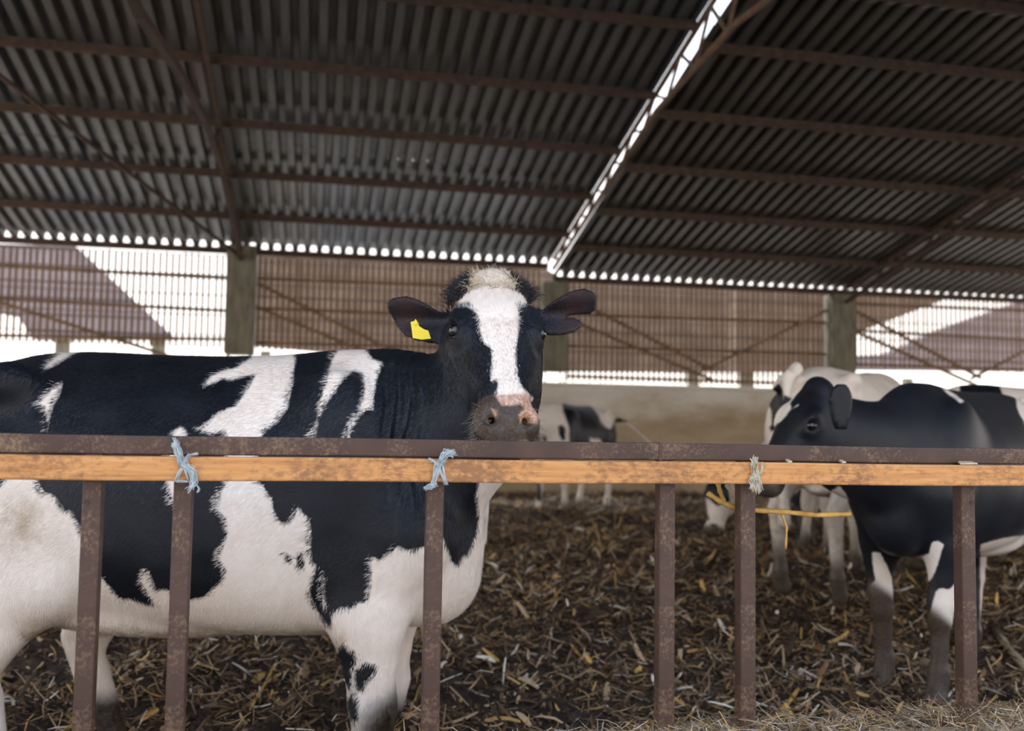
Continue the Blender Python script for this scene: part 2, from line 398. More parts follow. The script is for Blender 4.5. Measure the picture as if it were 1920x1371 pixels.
shed([('roof', 'course_brown', [(1380,540),(1800,552),(1790,555),(1612,622),(1560,695),(1380,695)], .5)], 20.0, 'dark shed canopy seen through the slats above the right pillar', [1400, 1575])
shed([('roof', 'course_pink', [(1560,692),(1600,668),(1665,664),(1760,620),(1990,540),(2300,500),(2300,700)], .5)], 27.0, 'pale tiled shed roof slanting up behind the slats at the right edge', [1700, 2100])

# ------------------------------------------------------------------ fence
fence = empty('feed_fence', (0, FY, .5), 'brown painted steel feed fence of upright posts under a top rail', 'fence')
Vf = Vector((0, FY, .5))
zr1 = 1.1875; zr0 = 1.1475
xj = unp(1238, 850, Y=FY)[0]
xa = unp(-120, 820, Y=FY)[0]; xb = unp(2150, 850, Y=FY)[0]
def beam(name, x0, x1, y0, y1, z0, z1, mat, parent, off, bev=.003):
    n = 60; V = []; 
    for i in range(n+1):
        x = x0+(x1-x0)*i/n; jy = .0008*math.sin(x*9); jz = .0008*math.sin(x*7+1)
        V += [(x, y0+jy, z0+jz), (x, y1+jy, z0+jz), (x, y1+jy, z1+jz), (x, y0+jy, z1+jz)]
    Fq = [(4*i+a, 4*i+(a+1) % 4, 4*i+4+(a+1) % 4, 4*i+4+a)[::-1] for i in range(n) for a in range(4)] + [(0,1,2,3), (4*n+3,4*n+2,4*n+1,4*n)]
    me = mesh_np(name, np.array(V)-np.array(off), Fq, [mat], False); o = link(name, me, parent)
    m_ = o.modifiers.new('bevel', 'BEVEL'); m_.width = bev; m_.segments = 2; m_.limit_method = 'ANGLE'; return o
beam('rail', xa, xj-.0015, FY-.002, FY+.040, zr0, zr1, M['paint'], fence, Vf)
beam('rail', xj+.0015, xb, FY-.002, FY+.040, zr0-.0005, zr1-.0012, M['paint'], fence, Vf)
o = MB().box((xj-.004, FY-.0035, zr0-.001), (xj+.004, FY+.041, zr1+.001)).build('weld_seam', M['paint'], fence); o.location = -Vf
PW = .038
hole_px = {0: (163, 943), 5: (1822, 943)}
for i, px in enumerate([173, 343, 817, 1252, 1403, 1815]):
    xp = unp(px, 915, Y=FY)[0]
    z0 = .46; V0 = Vector((xp, FY+.018, z0))
    b_ = MB(); h = zr0 - z0
    # hollow square tube with rounded look
    b_.box((-PW/2, -PW/2, 0), (PW/2, PW/2, h))
    o = b_.build('post', M['paint_low'], fence, bevel=.004); o.location = V0 - Vf
    if i in hole_px:
        hx, hy = hole_px[i]; hp = unp(hx, hy, Y=FY+.018-PW/2)
        me = MB().tube([(0,.004,0), (0,-.0015,0)], .0055, 14).mesh('bolt_hole', M['soil']); q = link('bolt_hole', me, o); q.location = Vector(hp) - V0
batten = beam('timber_batten', xa, xb, FY-.036, FY-.003, zr0-.0525, zr0-.002, M['timber'], None, (0, FY, 1.12), .004)
batten.location = (0, FY, 1.12); tag(batten, 'long orange brown timber batten lashed along the front of the fence rail', 'batten')
# twine knots
def twine(px, mat, label, seed, shape):
    R = random.Random(seed); c = unp(px, 880, Y=FY-.04); c = Vector((c[0], FY-.04, 1.12))
    mb = MB()
    for pts, n, spread in shape:
        spread *= 1.5
        for _ in range(int(n*1.5)):
            P = [Vector((x/880. + R.gauss(0, spread), -.002-abs(R.gauss(0, .003)), -z/900. + R.gauss(0, spread))) for x, z in pts]
            Q = []
            for a, c2 in zip(P[:-1], P[1:]):
                for t in np.linspace(0, 1, 5)[:-1]: Q.append(a.lerp(c2, t) + Vector((R.gauss(0,.0006), R.gauss(0,.0006), R.gauss(0,.0006))))
            Q.append(P[-1]); mb.tube(Q, R.uniform(.0007, .0014), 5)
    o = mb.build('baling_twine', M[mat], smooth=True); o.location = c; return tag(o, label, 'twine')
# coordinates are offsets in photo pixels from the middle of the knot
twine(341, 'twine', 'frayed blue grey baling twine knotted on the left part of the batten', 3,
      [([(-14,-48),(-8,-30),(2,-8)], 22, .0028), ([(2,-8),(-10,22)], 6, .0012), ([(2,-8),(12,-24),(26,-28)], 6, .0012), ([(2,-8),(12,20)], 4, .001),
       ([(4,-6),(18,4),(22,26),(16,38)], 18, .0026), ([(-10,22),(12,24)], 3, .001), ([(28,30),(32,38),(30,44)], 2, .0008)])
twine(822, 'twine', 'grey baling twine wrapped in crosses on the batten below the front cow', 5,
      [([(0,-12),(12,-34),(26,-36)], 24, .003), ([(-2,-14),(-10,20),(-14,30)], 8, .0016), ([(6,-20),(-8,30)], 6, .0014), ([(0,-12),(14,26)], 3, .001),
       ([(8,-16),(16,26)], 3, .0008), ([(-18,-22),(-6,-16),(0,-4)], 6, .0012), ([(-24,34),(-16,30),(-6,28)], 12, .002)])
twine(1415, 'twine_beige', 'beige baling twine with a hanging tuft on the right part of the batten', 8,
      [([(-2,-30),(-2,-18)], 22, .0028), ([(-8,-20),(-2,4)], 4, .001), ([(2,-20),(12,22)], 3, .0008), ([(4,-22),(0,0)], 3, .0008), ([(14,-24),(15,-14),(10,4)], 3, .0008),
       ([(0,2),(-6,14),(-4,34)], 26, .0028), ([(2,2),(6,16),(5,36)], 22, .0024)])

# ------------------------------------------------------------------ implicit surfaces
EAR_T = .0075
class Field:
    def __init__(s, xs, ys, zs):
        s.a = [np.asarray(v, np.float32) for v in (xs, ys, zs)]
        s.F = np.full(tuple(len(v) for v in s.a), .5, np.float32)
    def block(s, lo, hi):
        sl = []
        for v, l, h in zip(s.a, lo, hi):
            i = max(0, int(np.searchsorted(v, l)) - 1); j = min(len(v), int(np.searchsorted(v, h)) + 1)
            if j <= i: return None
            sl.append(slice(i, j))
        return tuple(sl)
    def grid(s, sl):
        x, y, z = (v[q] for v, q in zip(s.a, sl))
        return x[:, None, None], y[None, :, None], z[None, None, :]
    def op(s, fn, lo, hi, k=.03, mode='add'):
        sl = s.block(lo, hi)
        if sl is None: return
        A = s.F[sl]; B = fn(*s.grid(sl)).astype(np.float32)
        if mode == 'add':
            h = np.maximum(k - np.abs(A-B), 0)/k; s.F[sl] = np.minimum(A, B) - h*h*k*.25
        elif mode == 'sub':
            B = -B; h = np.maximum(k - np.abs(A-B), 0)/k; s.F[sl] = np.maximum(A, B) + h*h*k*.25
        else: s.F[sl] = A + B
    def cap(s, a, b_, ra, rb, k=.03, sy=1.0, mode='add'):
        a = np.array(a, float); b_ = np.array(b_, float); r = max(ra, rb)*max(1, sy) + k + .02
        lo = np.minimum(a, b_)-r; hi = np.maximum(a, b_)+r; d = b_-a; L2 = float(d@d) + 1e-9
        def fn(x, y, z):
            px, py, pz = x-a[0], y-a[1], z-a[2]
            t = np.clip((px*d[0]+py*d[1]+pz*d[2])/L2, 0, 1)
            return np.sqrt((px-t*d[0])**2 + ((py-t*d[1])/sy)**2 + (pz-t*d[2])**2) - (ra + (rb-ra)*t)
        s.op(fn, lo, hi, k, mode)
    def ell(s, c, r, R=None, k=.03, mode='add'):
        """ellipsoid; R rows = its axes"""
        c = np.array(c, float); r = np.array(r, float); m_ = r.max() + k + .02
        R = np.eye(3) if R is None else np.array(R, float)
        def fn(x, y, z):
            px, py, pz = x-c[0], y-c[1], z-c[2]
            q = [(px*R[i,0]+py*R[i,1]+pz*R[i,2]) for i in range(3)]
            k0 = np.sqrt(sum((q[i]/r[i])**2 for i in range(3))); k1 = np.sqrt(sum((q[i]/r[i]**2)**2 for i in range(3)))
            return k0*(k0-1)/np.maximum(k1, 1e-6)
        s.op(fn, c-m_, c+m_, k, mode)
    def nets(s):
        F = s.F; sg = F < 0
        nx, ny, nz = F.shape
        cnt = np.zeros((nx-1, ny-1, nz-1), np.int8); 
        for i in (0,1):
            for j in (0,1):
                for k in (0,1): cnt += sg[i:nx-1+i, j:ny-1+j, k:nz-1+k]
        act = (cnt > 0) & (cnt < 8); ci = np.argwhere(act)
        vid = -np.ones(act.shape, np.int32); vid[act] = np.arange(len(ci))
        P = np.zeros((len(ci), 3)); n = np.zeros(len(ci))
        X = s.a
        for ax in range(3):
            o1, o2 = [q for q in range(3) if q != ax]
            for u in (0,1):
                for v in (0,1):
                    a = ci.copy(); a[:, o1] += u; a[:, o2] += v; b_ = a.copy(); b_[:, ax] += 1
                    fa = F[a[:,0], a[:,1], a[:,2]]; fb = F[b_[:,0], b_[:,1], b_[:,2]]
                    m_ = (fa < 0) != (fb < 0); t = fa[m_]/(fa[m_]-fb[m_])
                    q = np.zeros((m_.sum(), 3))
                    for c in range(3):
                        q[:, c] = X[c][a[m_, c]] + (t*(X[c][b_[m_, c]]-X[c][a[m_, c]]) if c == ax else 0)
                    P[m_] += q; n[m_] += 1
        P /= n[:, None]
        quads = []
        for ax in range(3):
            o1, o2 = [(1,2), (2,0), (0,1)][ax]
            A = sg; sl0 = [slice(None)]*3; sl1 = [slice(None)]*3; sl0[ax] = slice(0, -1); sl1[ax] = slice(1, None)
            ch = A[tuple(sl0)] != A[tuple(sl1)]; e_ = np.argwhere(ch)
            ok = (e_[:, o1] > 0) & (e_[:, o2] > 0) & (e_[:, o1] < F.shape[o1]-1) & (e_[:, o2] < F.shape[o2]-1); e_ = e_[ok]
            ids = []
            for d1, d2 in ((-1,-1), (0,-1), (0,0), (-1,0)):
                c = e_.copy(); c[:, o1] += d1; c[:, o2] += d2; ids.append(vid[c[:,0], c[:,1], c[:,2]])
            q = np.stack(ids, -1); inside = A[e_[:,0], e_[:,1], e_[:,2]]
            q[~inside] = q[~inside][:, ::-1]; quads.append(q)
        return P, np.concatenate(quads)
def poly_sd(px, py, poly):
    """signed distance, positive inside"""
    poly = np.asarray(poly, float); d = np.full(px.shape, 1e9); ins = np.zeros(px.shape, bool)
    for (x0, y0), (x1, y1) in zip(poly, np.roll(poly, -1, 0)):
        ex, ey = x1-x0, y1-y0; wx, wy = px-x0, py-y0
        t = np.clip((wx*ex+wy*ey)/(ex*ex+ey*ey+1e-9), 0, 1)
        d = np.minimum(d, (wx-t*ex)**2+(wy-t*ey)**2)
        c = (y0 > py) != (y1 > py)
        with np.errstate(divide='ignore', invalid='ignore'): ins ^= c & (px < (x1-x0)*(py-y0)/((y1-y0) if y1 != y0 else 1e-9)+x0)
    d = np.sqrt(d); return np.where(ins, d, -d)
def axis_pts(lo, hi, coarse, fine=None, flo=0, fhi=0):
    if fine is None: return np.arange(lo, hi, coarse)
    a = np.arange(lo, flo, coarse); b_ = np.arange(flo, fhi, fine); c = np.arange(fhi, hi, coarse)
    return np.concatenate([a, b_, c]) if flo > lo else np.concatenate([b_, c])

HU = [-.20,-.185,-.15,-.10,-.05, 0., .05, .10, .15, .20, .25, .29, .325, .35, .365]
HW = [.02, .060, .088,.108,.122,.125,.117,.103,.088,.078,.074,.078, .080,.068,.030]
HT = [.03, .052, .070,.082,.088,.086,.078,.069,.060,.053,.048,.044, .034,.018,-.01]
HB = [-.02,-.05,-.09,-.13,-.155,-.165,-.168,-.158,-.135,-.108,-.090,-.082,-.078,-.066,-.03]
def build_head(fd, O, u, v, w, ears, open_eye=True, sc=1.0):
    O = np.array(O); R = np.array([u, v, w]); 
    uu, hw, ht, hb = (np.array(a)*sc for a in (HU, HW, HT, HB))
    fu = np.linspace(uu[0], uu[-1], 120)
    def smooth(a):
        y = np.interp(fu, uu, a); k = np.ones(5)/5; yy = np.convolve(np.pad(y, 2, 'edge'), k, 'valid'); yy[0] = y[0]; yy[-1] = y[-1]; return yy
    hw, ht, hb = smooth(hw), smooth(ht), smooth(hb)
    def L(x, y, z):
        px, py, pz = x-O[0], y-O[1], z-O[2]
        return [px*R[i,0]+py*R[i,1]+pz*R[i,2] for i in range(3)]
    W_ = lambda a, b_, c: O + R.T @ np.array([a, b_, c])*sc
    def skull(x, y, z):
        U, V_, Q = L(x, y, z); uc = np.clip(U, fu[0], fu[-1])
        a = np.interp(uc, fu, hw); t = np.interp(uc, fu, ht); b_ = np.interp(uc, fu, hb)
        c = (t+b_)/2; h = (t-b_)/2; q = (Q-c)/h
        aw = a*(1 - .30*np.clip(-q, 0, 1)**1.5)
        r = (np.abs(V_/aw)**2.5 + np.abs(q)**2.5)**(1/2.5)
        d = (r-1)*np.minimum(a, h)
        du = np.abs(U-uc); return np.where(du > 0, np.sqrt(np.maximum(d, 0)**2+du**2), d)
    m_ = .42*sc; fd.op(skull, O-m_, O+m_, .05*sc)
    k = .02*sc; g = lambda *r: np.array(r)*sc
    fd.ell(W_(-.175, 0, .03), g(.045,.055,.06), R, .05*sc)                 # poll
    for s_ in (-1, 1):
        fd.ell(W_(.015, .104*s_, .022), g(.048,.028,.042), R, .03*sc)       # orbit
        fd.ell(W_(-.02, .098*s_, .045), g(.040,.026,.022), R, .025*sc)      # brow
        fd.ell(W_(.06, .085*s_, -.09), g(.085,.032,.07), R, .05*sc)         # jaw muscle
        fd.ell(W_(.10, .072*s_, -.005), g(.06,.012,.018), R, .03*sc)        # cheek ridge
        fd.ell(W_(.318, .050*s_, .014), g(.036,.028,.028), R, .03*sc)      # nostril wing
    fd.ell(W_(.325, 0, -.015), g(.038,.072,.050), R, .03*sc)                # upper lip
    fd.ell(W_(.300, 0, -.066), g(.050,.055,.026), R, .012*sc)               # lower lip / chin
    for s_ in (-1, 1):
        if open_eye:
            fd.ell(W_(.018, .128*s_, .040), g(.0258,.0225,.0205), [u, v*.8*s_+w*.6, np.cross(u, v*.8*s_+w*.6)], .006*sc, 'sub')
        fd.cap(W_(.345, .030*s_, .034), W_(.322, .052*s_, .046), .0135*sc, .0135*sc, .008*sc, mode='sub')
        fd.cap(W_(.318, .054*s_, .050), W_(.308, .050*s_, .058), .007*sc, .004*sc, .008*sc, mode='sub')
        fd.cap(W_(.335, .046*s_, .038), W_(.300, .040*s_, -.010), .014*sc, .009*sc, .008*sc, mode='sub')
    for t in np.linspace(-1, 1, 9):                                          # mouth line
        t2 = min(t+.25, 1); pt = lambda q: W_(.352-.04*q*q, .07*q, -.050-.004*q*q)
        fd.cap(pt(t), pt(t2), .0035*sc, .0035*sc, .008*sc, mode='sub')
    fd.cap(W_(.362, 0, -.045), W_(.365, 0, -.01), .003*sc, .002*sc, .010*sc, mode='sub')
    for base, ax_s, ax_t, ax_n, poly, dish in ears:
        build_ear(fd, base, ax_s, ax_t, ax_n, poly, dish)
    return W_
def build_ear(fd, base, s_, t_, n_, poly, dish):
    poly = np.array(poly); L = np.abs(poly).max()+.05; c0 = poly.mean(0)
    cen = np.array(base) + s_*c0[0] + t_*c0[1]; m_ = .16
    smax = poly[:, 0].max(); ty = c0[1]
    def fn(x, y, z):
        px, py, pz = x-base[0], y-base[1], z-base[2]
        S_ = px*s_[0]+py*s_[1]+pz*s_[2]; T = px*t_[0]+py*t_[1]+pz*t_[2]; Nn = px*n_[0]+py*n_[1]+pz*n_[2]
        S_, T = np.broadcast_arrays(S_, T)
        e_ = -poly_sd(S_, T, poly)
        bowl = -dish*np.exp(-((T-ty)/.035)**2)*np.clip(1.15 - S_/smax*.6, 0, 1) + .25*np.clip(S_, 0, 1)**2*-1
        thick = EAR_T + .004*np.clip(1-S_/.08, 0, 1)
        d = np.abs(Nn-bowl) - thick
        k = .008; h = np.maximum(k-np.abs(d-e_), 0)/k
        return np.maximum(d, e_) + h*h*k*.25
    fd.op(fn, cen-m_, cen+m_, .016)

TX = [-1.44,-1.40,-1.32,-1.20,-1.05,-.90,-.70,-.50,-.30,-.12, .05, .16, .23, .28, .31]
TT = [1.22, 1.29, 1.345, 1.39,1.425, 1.432,1.425,1.42,1.425,1.445,1.44,1.40,1.32,1.22,1.10]
TB = [1.10, 1.02, .94,  .86,  .77, .70,.645,.620,.615,.620,.640,.68, .74, .82, .95]
TW = [.05,  .11,  .165, .215, .265,.31, .345,.350,.325,.275,.235,.20, .165,.11, .05]
def make_cow(name, origin, heading, head, legs, label, pattern, res=.011, fine=None, fbox=None, scale=1.0, neck=None, tail=None, ears=None, group=None, fat=1.0, wrinkles=False):
    """cow in local metres: x forward, y to its left, z up; origin between the front feet"""
    global EAR_T; EAR_T = .0075 if fine else res*1.0
    H = np.array([math.cos(heading), math.sin(heading), 0]); Lf = np.array([-H[1], H[0], 0])
    O, u, v, w = head
    O, u, v, w = (np.array(q, float) for q in (O, u, v, w))
    lo = np.array([-1.62, -.48, -.03]); hi = np.array([.55, .48, 1.62])
    for q in (tail or []): lo = np.minimum(lo, np.array(q)-.08); hi = np.maximum(hi, np.array(q)+.05)
    for q in (O + u*.40, O - u*.25, O + v*.32, O - v*.32, O+w*.12):
        lo = np.minimum(lo, q-.05); hi = np.maximum(hi, q+.05)
    if fine: ax = [axis_pts(lo[i], hi[i], res, fine, fbox[0][i], min(fbox[1][i], hi[i])) for i in range(3)]
    else: ax = [axis_pts(lo[i], hi[i], res) for i in range(3)]
    fd = Field(*ax)
    tx = np.linspace(TX[0], TX[-1], 160)
    sm = lambda a: (lambda y: np.convolve(np.pad(y, 4, 'edge'), np.ones(9)/9, 'valid'))(np.interp(tx, TX, a))
    tt, tb, tw = sm(TT), sm(TB), sm(TW)*fat
    def trunk(x, y, z):
        xc = np.clip(x, tx[0], tx[-1]); t = np.interp(xc, tx, tt); b_ = np.interp(xc, tx, tb); a = np.interp(xc, tx, tw)
        c = b_+(t-b_)*.46; q = np.where(z > c, (z-c)/(t-c), (z-c)/(c-b_))
        aw = a*(1-.30*np.clip(q, 0, 1)**2.2)
        r = (np.abs(y/aw)**2.2 + np.abs(q)**2.2)**(1/2.2)
        d = (r-1)*np.minimum(a, (t-b_)/2)*.9
        du = np.abs(x-xc)+0*d; return np.where(du > 0, np.sqrt(np.maximum(d, 0)**2+du**2), d)
    fd.op(trunk, lo, hi, .05)
    for s_ in (-1, 1):
        fd.ell((-1.03, .225*s_, 1.335), (.07,.045,.05), None, .10)          # hook bone
        fd.ell((-1.39, .10*s_, 1.285), (.05,.035,.04), None, .05)            # pin bone
        fd.ell((-.80, .37*s_, 1.25), (.13,.06,.09), None, .12, 'sub')        # hungry hollow
        fd.ell((-.03, .185*s_, 1.13), (.13,.075,.24), [[.94,0,.34],[0,1,0],[-.34,0,.94]], .08)   # shoulder blade
        fd.ell((.15, .15*s_, .95), (.10,.08,.11), None, .07)                 # point of shoulder
        fd.ell((-1.12, .165*s_, .98), (.20,.105,.26), [[.96,0,.28],[0,1,0],[-.28,0,.96]], .09)   # thigh
    fd.ell((.18, 0, .80), (.12,.10,.13), None, .08)                          # brisket
    fd.ell((-.75, 0, .66), (.30,.16,.06), None, .08)
    # neck
    nk = neck or [((.02,0,1.15),.25,.17), ((.20,0,1.20),.215,.14), (tuple(O*.45+np.array([.20,0,1.24])*.55), .17, .115), (tuple(O - u*.06 - w*.07), .125, .10)]
    P = [np.array(q[0]) for q in nk]; ts = np.linspace(0, len(nk)-1, 15)
    nd = (P[-1]-P[0]); nd[2] = 0; nd /= np.linalg.norm(nd)+1e-6; side = np.array([-nd[1], nd[0], 0])
    for t in ts:
        i = min(int(t), len(nk)-2); f = t-i; f2 = f
        c = P[i]*(1-f)+P[i+1]*f; rv = nk[i][1]*(1-f)+nk[i+1][1]*f; rl = nk[i][2]*(1-f)+nk[i+1][2]*f
        fd.ell(c, (rl*1.05, rl, rv), [nd, side, (0,0,1)], .07)
    # legs: (side, kind, dx shift, dy shift, knee lift)
    for (sd, kind, dx, dy) in legs:
        if kind == 'f':
            fd.cap((.07,.17*sd,.92), (.015+dx*.3,.165*sd+dy*.3,.70), .115, .096, .07, .8)
            fd.cap((.015+dx*.3,.165*sd+dy*.3,.70), (.03+dx*.6,.155*sd+dy*.6,.46), .092, .060, .05, .85)
            fd.cap((.035+dx*.6,.155*sd+dy*.6,.455), (.035+dx*.65,.15*sd+dy*.65,.39), .060, .055, .03, .9)
            fd.cap((.025+dx*.65,.15*sd+dy*.65,.38), (.02+dx,.15*sd+dy,.16), .041, .037, .03)
            fd.cap((.015+dx,.15*sd+dy,.155), (.02+dx,.15*sd+dy,.12), .047, .044, .02)
            fd.cap((.025+dx,.15*sd+dy,.12), (.055+dx,.15*sd+dy,.045), .040, .052, .02)
            hx = .06+dx; hy = .15*sd+dy
        else:
            fd.cap((-1.05+dx*.1,.19*sd,1.00), (-.96+dx*.3,.205*sd+dy*.3,.78), .15, .105, .10, .75)
            fd.cap((-.98+dx*.35,.20*sd+dy*.3,.80), (-1.20+dx*.7,.175*sd+dy*.7,.52), .115, .058, .06, .75)
            fd.cap((-1.215+dx*.7,.175*sd+dy*.7,.535), (-1.20+dx*.75,.17*sd+dy*.75,.44), .055, .050, .03, .8)
            fd.cap((-1.25+dx*.7,.175*sd+dy*.7,.555), (-1.13+dx*.55,.18*sd+dy*.6,.72), .024, .04, .04)
            fd.cap((-1.195+dx*.8,.17*sd+dy*.8,.43), (-1.16+dx,.165*sd+dy,.16), .043, .038, .03)
            fd.cap((-1.165+dx,.165*sd+dy,.155), (-1.16+dx,.165*sd+dy,.12), .048, .044, .02)
            fd.cap((-1.15+dx,.165*sd+dy,.12), (-1.12+dx,.165*sd+dy,.045), .040, .052, .02)
            hx = -1.115+dx; hy = .165*sd+dy
        fd.op(lambda x, y, z: (.012-z)+0*x+0*y, (hx-.1,hy-.1,-.05), (hx+.1,hy+.1,.05), .006, 'max') if False else None
    # tail
    tl = tail or [(-1.36,0,1.39), (-1.47,0,1.34), (-1.50,.01,1.15), (-1.49,.02,.90), (-1.48,.03,.70)]
    for a, b_, i in zip(tl[:-1], tl[1:], range(9)): fd.cap(a, b_, [.042,.030,.024,.022,.022,.022][i], [.030,.024,.022,.020,.022,.022][i], .03 if i < 2 else .01)
    fd.cap(tl[-1], (tl[-1][0]+.01, tl[-1][1], tl[-1][2]-.22), .022, .040, .02)
    er = ears or []
    if ears is None and True:
        lf = [(-.02,-.035),(.03,-.052),(.08,-.062),(.13,-.05),(.165,-.02),(.17,.01),(.15,.035),(.11,.05),(.05,.05),(-.02,.035)]
        for s_ in (-1, 1):
            es = v*s_*.93 - u*.22 - w*.25; es /= np.linalg.norm(es)
            et = -u*.75 + w*.6; et -= es*(et@es); et /= np.linalg.norm(et); en = np.cross(es, et)*s_; en /= np.linalg.norm(en)
            er.append((O - u*.11 + v*s_*.10 - w*.02, es, et, en, lf, .03))
    build_head(fd, O, u, v, w, er)
    if wrinkles: wrinkles(fd)
    Pts, Q = fd.nets()
    ang = heading
    base = np.array(origin, float)
    Wd = (Pts[:, :1]*H + Pts[:, 1:2]*Lf + Pts[:, 2:3]*np.array([0,0,1]))*scale
    me = mesh_np(name, Wd, Q, [M['coat']])
    o = link(name, me); o.location = base; tag(o, label, 'cow', group)
    V = Wd + base
    at = pattern(V, Pts, (O, u, v, w))
    for nme in ('coat','stain','mud','muzzle','pink','inner'): attr(me, nme, at.get(nme, np.zeros(len(V))))
    # world mapper
    def world(p): p = np.array(p, float); return base + (p[0]*H + p[1]*Lf + p[2]*np.array([0,0,1]))*scale
    def wdir(d): d = np.array(d, float); return d[0]*H + d[1]*Lf + np.array([0,0,d[2]])
    # eyes
    for s_ in (-1, 1):
        c = world(O + R_(O,u,v,w, .018, .1155*s_, .0335)) - base
        add_eye(o, c, wdir(v*s_*.80+w*.58+u*.08), scale, white=(.62,.55,.52) if fine else (.02,.012,.01))
    return o, dict(me=me, V=V, P=Pts, Q=Q, at=at, world=world, wdir=wdir, base=base, O=O, u=u, v=v, w=w)
def R_(O, u, v, w, a, b_, c): return u*a + v*b_ + w*c
def add_eye(parent, c, axis, sc, r=.0225, white=(.62,.55,.52)):
    axis = np.array(axis)/np.linalg.norm(axis)
    nu, nv = 24, 16; V = []; T = []
    z = Vector(axis); q = z.to_track_quat('Z', 'Y')
    for i in range(nv+1):
        th = math.pi*i/nv
        for j in range(nu):
            p = Vector((math.sin(th)*math.cos(2*math.pi*j/nu), math.sin(th)*math.sin(2*math.pi*j/nu), math.cos(th)))*r*sc
            V.append(q @ p); a = math.degrees(th)
            T.append((.003,.003,.004) if a < 34 else (.010,.007,.005) if a < 68 else white)
    Fq = [(i*nu+j, (i+1)*nu+j, (i+1)*nu+(j+1) % nu, i*nu+(j+1) % nu) for i in range(nv) for j in range(nu)]
    me = mesh_np('eye', np.array(V), Fq, [M['eye']]); attr_col(me, 'tint', np.array(T))
    o = link('eye', me, parent); o.location = Vector(c); return o

def csg(px, py, whites, blacks, whites2=(), start=None):
    s = np.full(px.shape, -999.) if start is None else start
    for p in whites: s = np.maximum(s, poly_sd(px, py, p))
    for p in blacks: s = np.minimum(s, -poly_sd(px, py, p))
    for p in whites2: s = np.maximum(s, poly_sd(px, py, p))
    return s
def vnoise(P, f, seed=0):
    r = np.random.RandomState(seed); s = np.zeros(len(P))
    for i in range(7):
        k = r.normal(0, 1, 3)*f; s += np.sin(P @ k + r.uniform(0, 6.28))
    return s/2.6
# ------------------------------------------------------------------ front cow
PXM = 650.0
CR, CU, CF = CMn[:, 0], CMn[:, 1], -CMn[:, 2]
def to_local(h):
    H = np.array([math.cos(h), math.sin(h), 0]); L_ = np.array([-H[1], H[0], 0])
    return lambda d: np.array([np.dot(d, H), np.dot(d, L_), d[2]])
def head_frame(h, org, px, py, D, uw, ww):
    """head centre from a sight line and distance, directions in world axes"""
    tl = to_local(h); P = unp(px, py, D=1.0) - CPn; P = CPn + P*(D/np.dot(P, CF))
    u = np.array(uw, float); u /= np.linalg.norm(u); w = np.array(ww, float); w -= u*(u@w); w /= np.linalg.norm(w)
    v = np.cross(w, u)
    return tl(P-np.array(org)), tl(u), tl(v), tl(w)
MH = math.radians(-17); MO = np.array([.18, 2.95, 0.0])
ph = math.radians(52)
HF = head_frame(MH, MO, 929, 630, 2.80, (0.0, -math.cos(ph), -math.sin(ph)), (0, -math.sin(ph), math.cos(ph)))
W3 = [(487,648),(500,645),(530,655),(557,660),(552,680),(550,700),(547,727),(540,767),(520,793),(500,806),(493,815),(486,850),(479,898),(491,912),(508,937),(512,958),(525,979),(545,983),(552,970),(560,950),(567,962),(579,971),(583,996),(581,1021),(583,1050),(593,1062),(587,1083),(581,1108),(587,1129),(600,1154),(606,1200),(240,1200),(225,1121),(250,1127),(275,1133),(287,1133),(279,1116),(266,1091),(277,1066),(285,1087),(290,1106),(312,1106),(340,1122),(358,1125),(387,1116),(416,1091),(425,1071),(412,1050),(416,1033),(427,1000),(425,975),(410,954),(416,925),(429,904),(428,860),(427,817),(420,803),(407,815),(370,805),(393,787),(417,770),(443,762),(453,747),(467,727),(483,700),(460,707),(430,717),(423,710),(400,717),(380,727),(397,707),(417,697),(447,687),(467,673),(477,657)]
WL = [[(113,662),(145,660),(125,672),(105,684),(80,697),(84,687),(98,675)],
      [(78,752),(100,730),(117,722),(112,740),(100,760),(93,783),(89,807),(87,787),(86,763),(72,759)], W3,
      [(328,812),(340,800),(352,812),(345,900),(340,960),(322,937),(312,896),(320,850)],
      [(640,651),(687,651),(693,666),(702,676),(716,682),(707,710),(701,741),(698,769),(684,769),(671,785),(659,804),(656,822),(640,835),(585,835),(585,818),(587,807),(597,780),(600,750),(613,717),(620,687),(633,657)],
      [(21,890),(45,858),(69,890),(73,912),(87,927),(100,929),(117,954),(125,971),(131,956),(146,977),(165,1020),(187,1079),(225,1121),(260,1180),(260,1600),(-600,1600),(-600,960),(0,917)],
      [(600,1154),(610,1170),(622,1160),(627,1148),(639,1139),(660,1143),(674,1129),(689,1133),(695,1112),(697,1087),(697,1046),(718,1050),(747,1025),(766,1033),(795,1025),(815,1015),(833,1008),(847,1050),(858,1062),(866,1044),(874,1041),(887,1008),(899,967),(895,925),(895,904),(884,870),(857,824),(850,797),(844,769),(860,800),(878,824),(905,860),(960,900),(960,1700),(560,1700),(590,1180)],
      [(604,1072),(608,1071),(611,1133),(606,1133)]]
BL = [[(665,691),(681,701),(684,726),(681,747),(671,772),(656,797),(646,840),(592,840),(590,820),(600,783),(617,750),(633,727),(645,708)],
      [(535,1035),(545,1037),(550,1050),(547,1058),(538,1052)], [(556,1045),(563,1033),(570,1045),(571,1062),(564,1069),(558,1060)],
      [(585,1090),(594,1075),(601,1078),(604,1100),(601,1125),(595,1133),(586,1118)], [(611,1145),(619,1142),(623,1158),(620,1172),(613,1172),(609,1158)],
      [(629,1216),(643,1206),(668,1220),(670,1237),(660,1266),(660,1287),(652,1293),(641,1270),(633,1241)],
      [(666,1258),(685,1239),(706,1248),(704,1262),(693,1279),(681,1295),(666,1293)],
      [(649,1295),(662,1293),(674,1316),(672,1349),(660,1354),(651,1325)]]
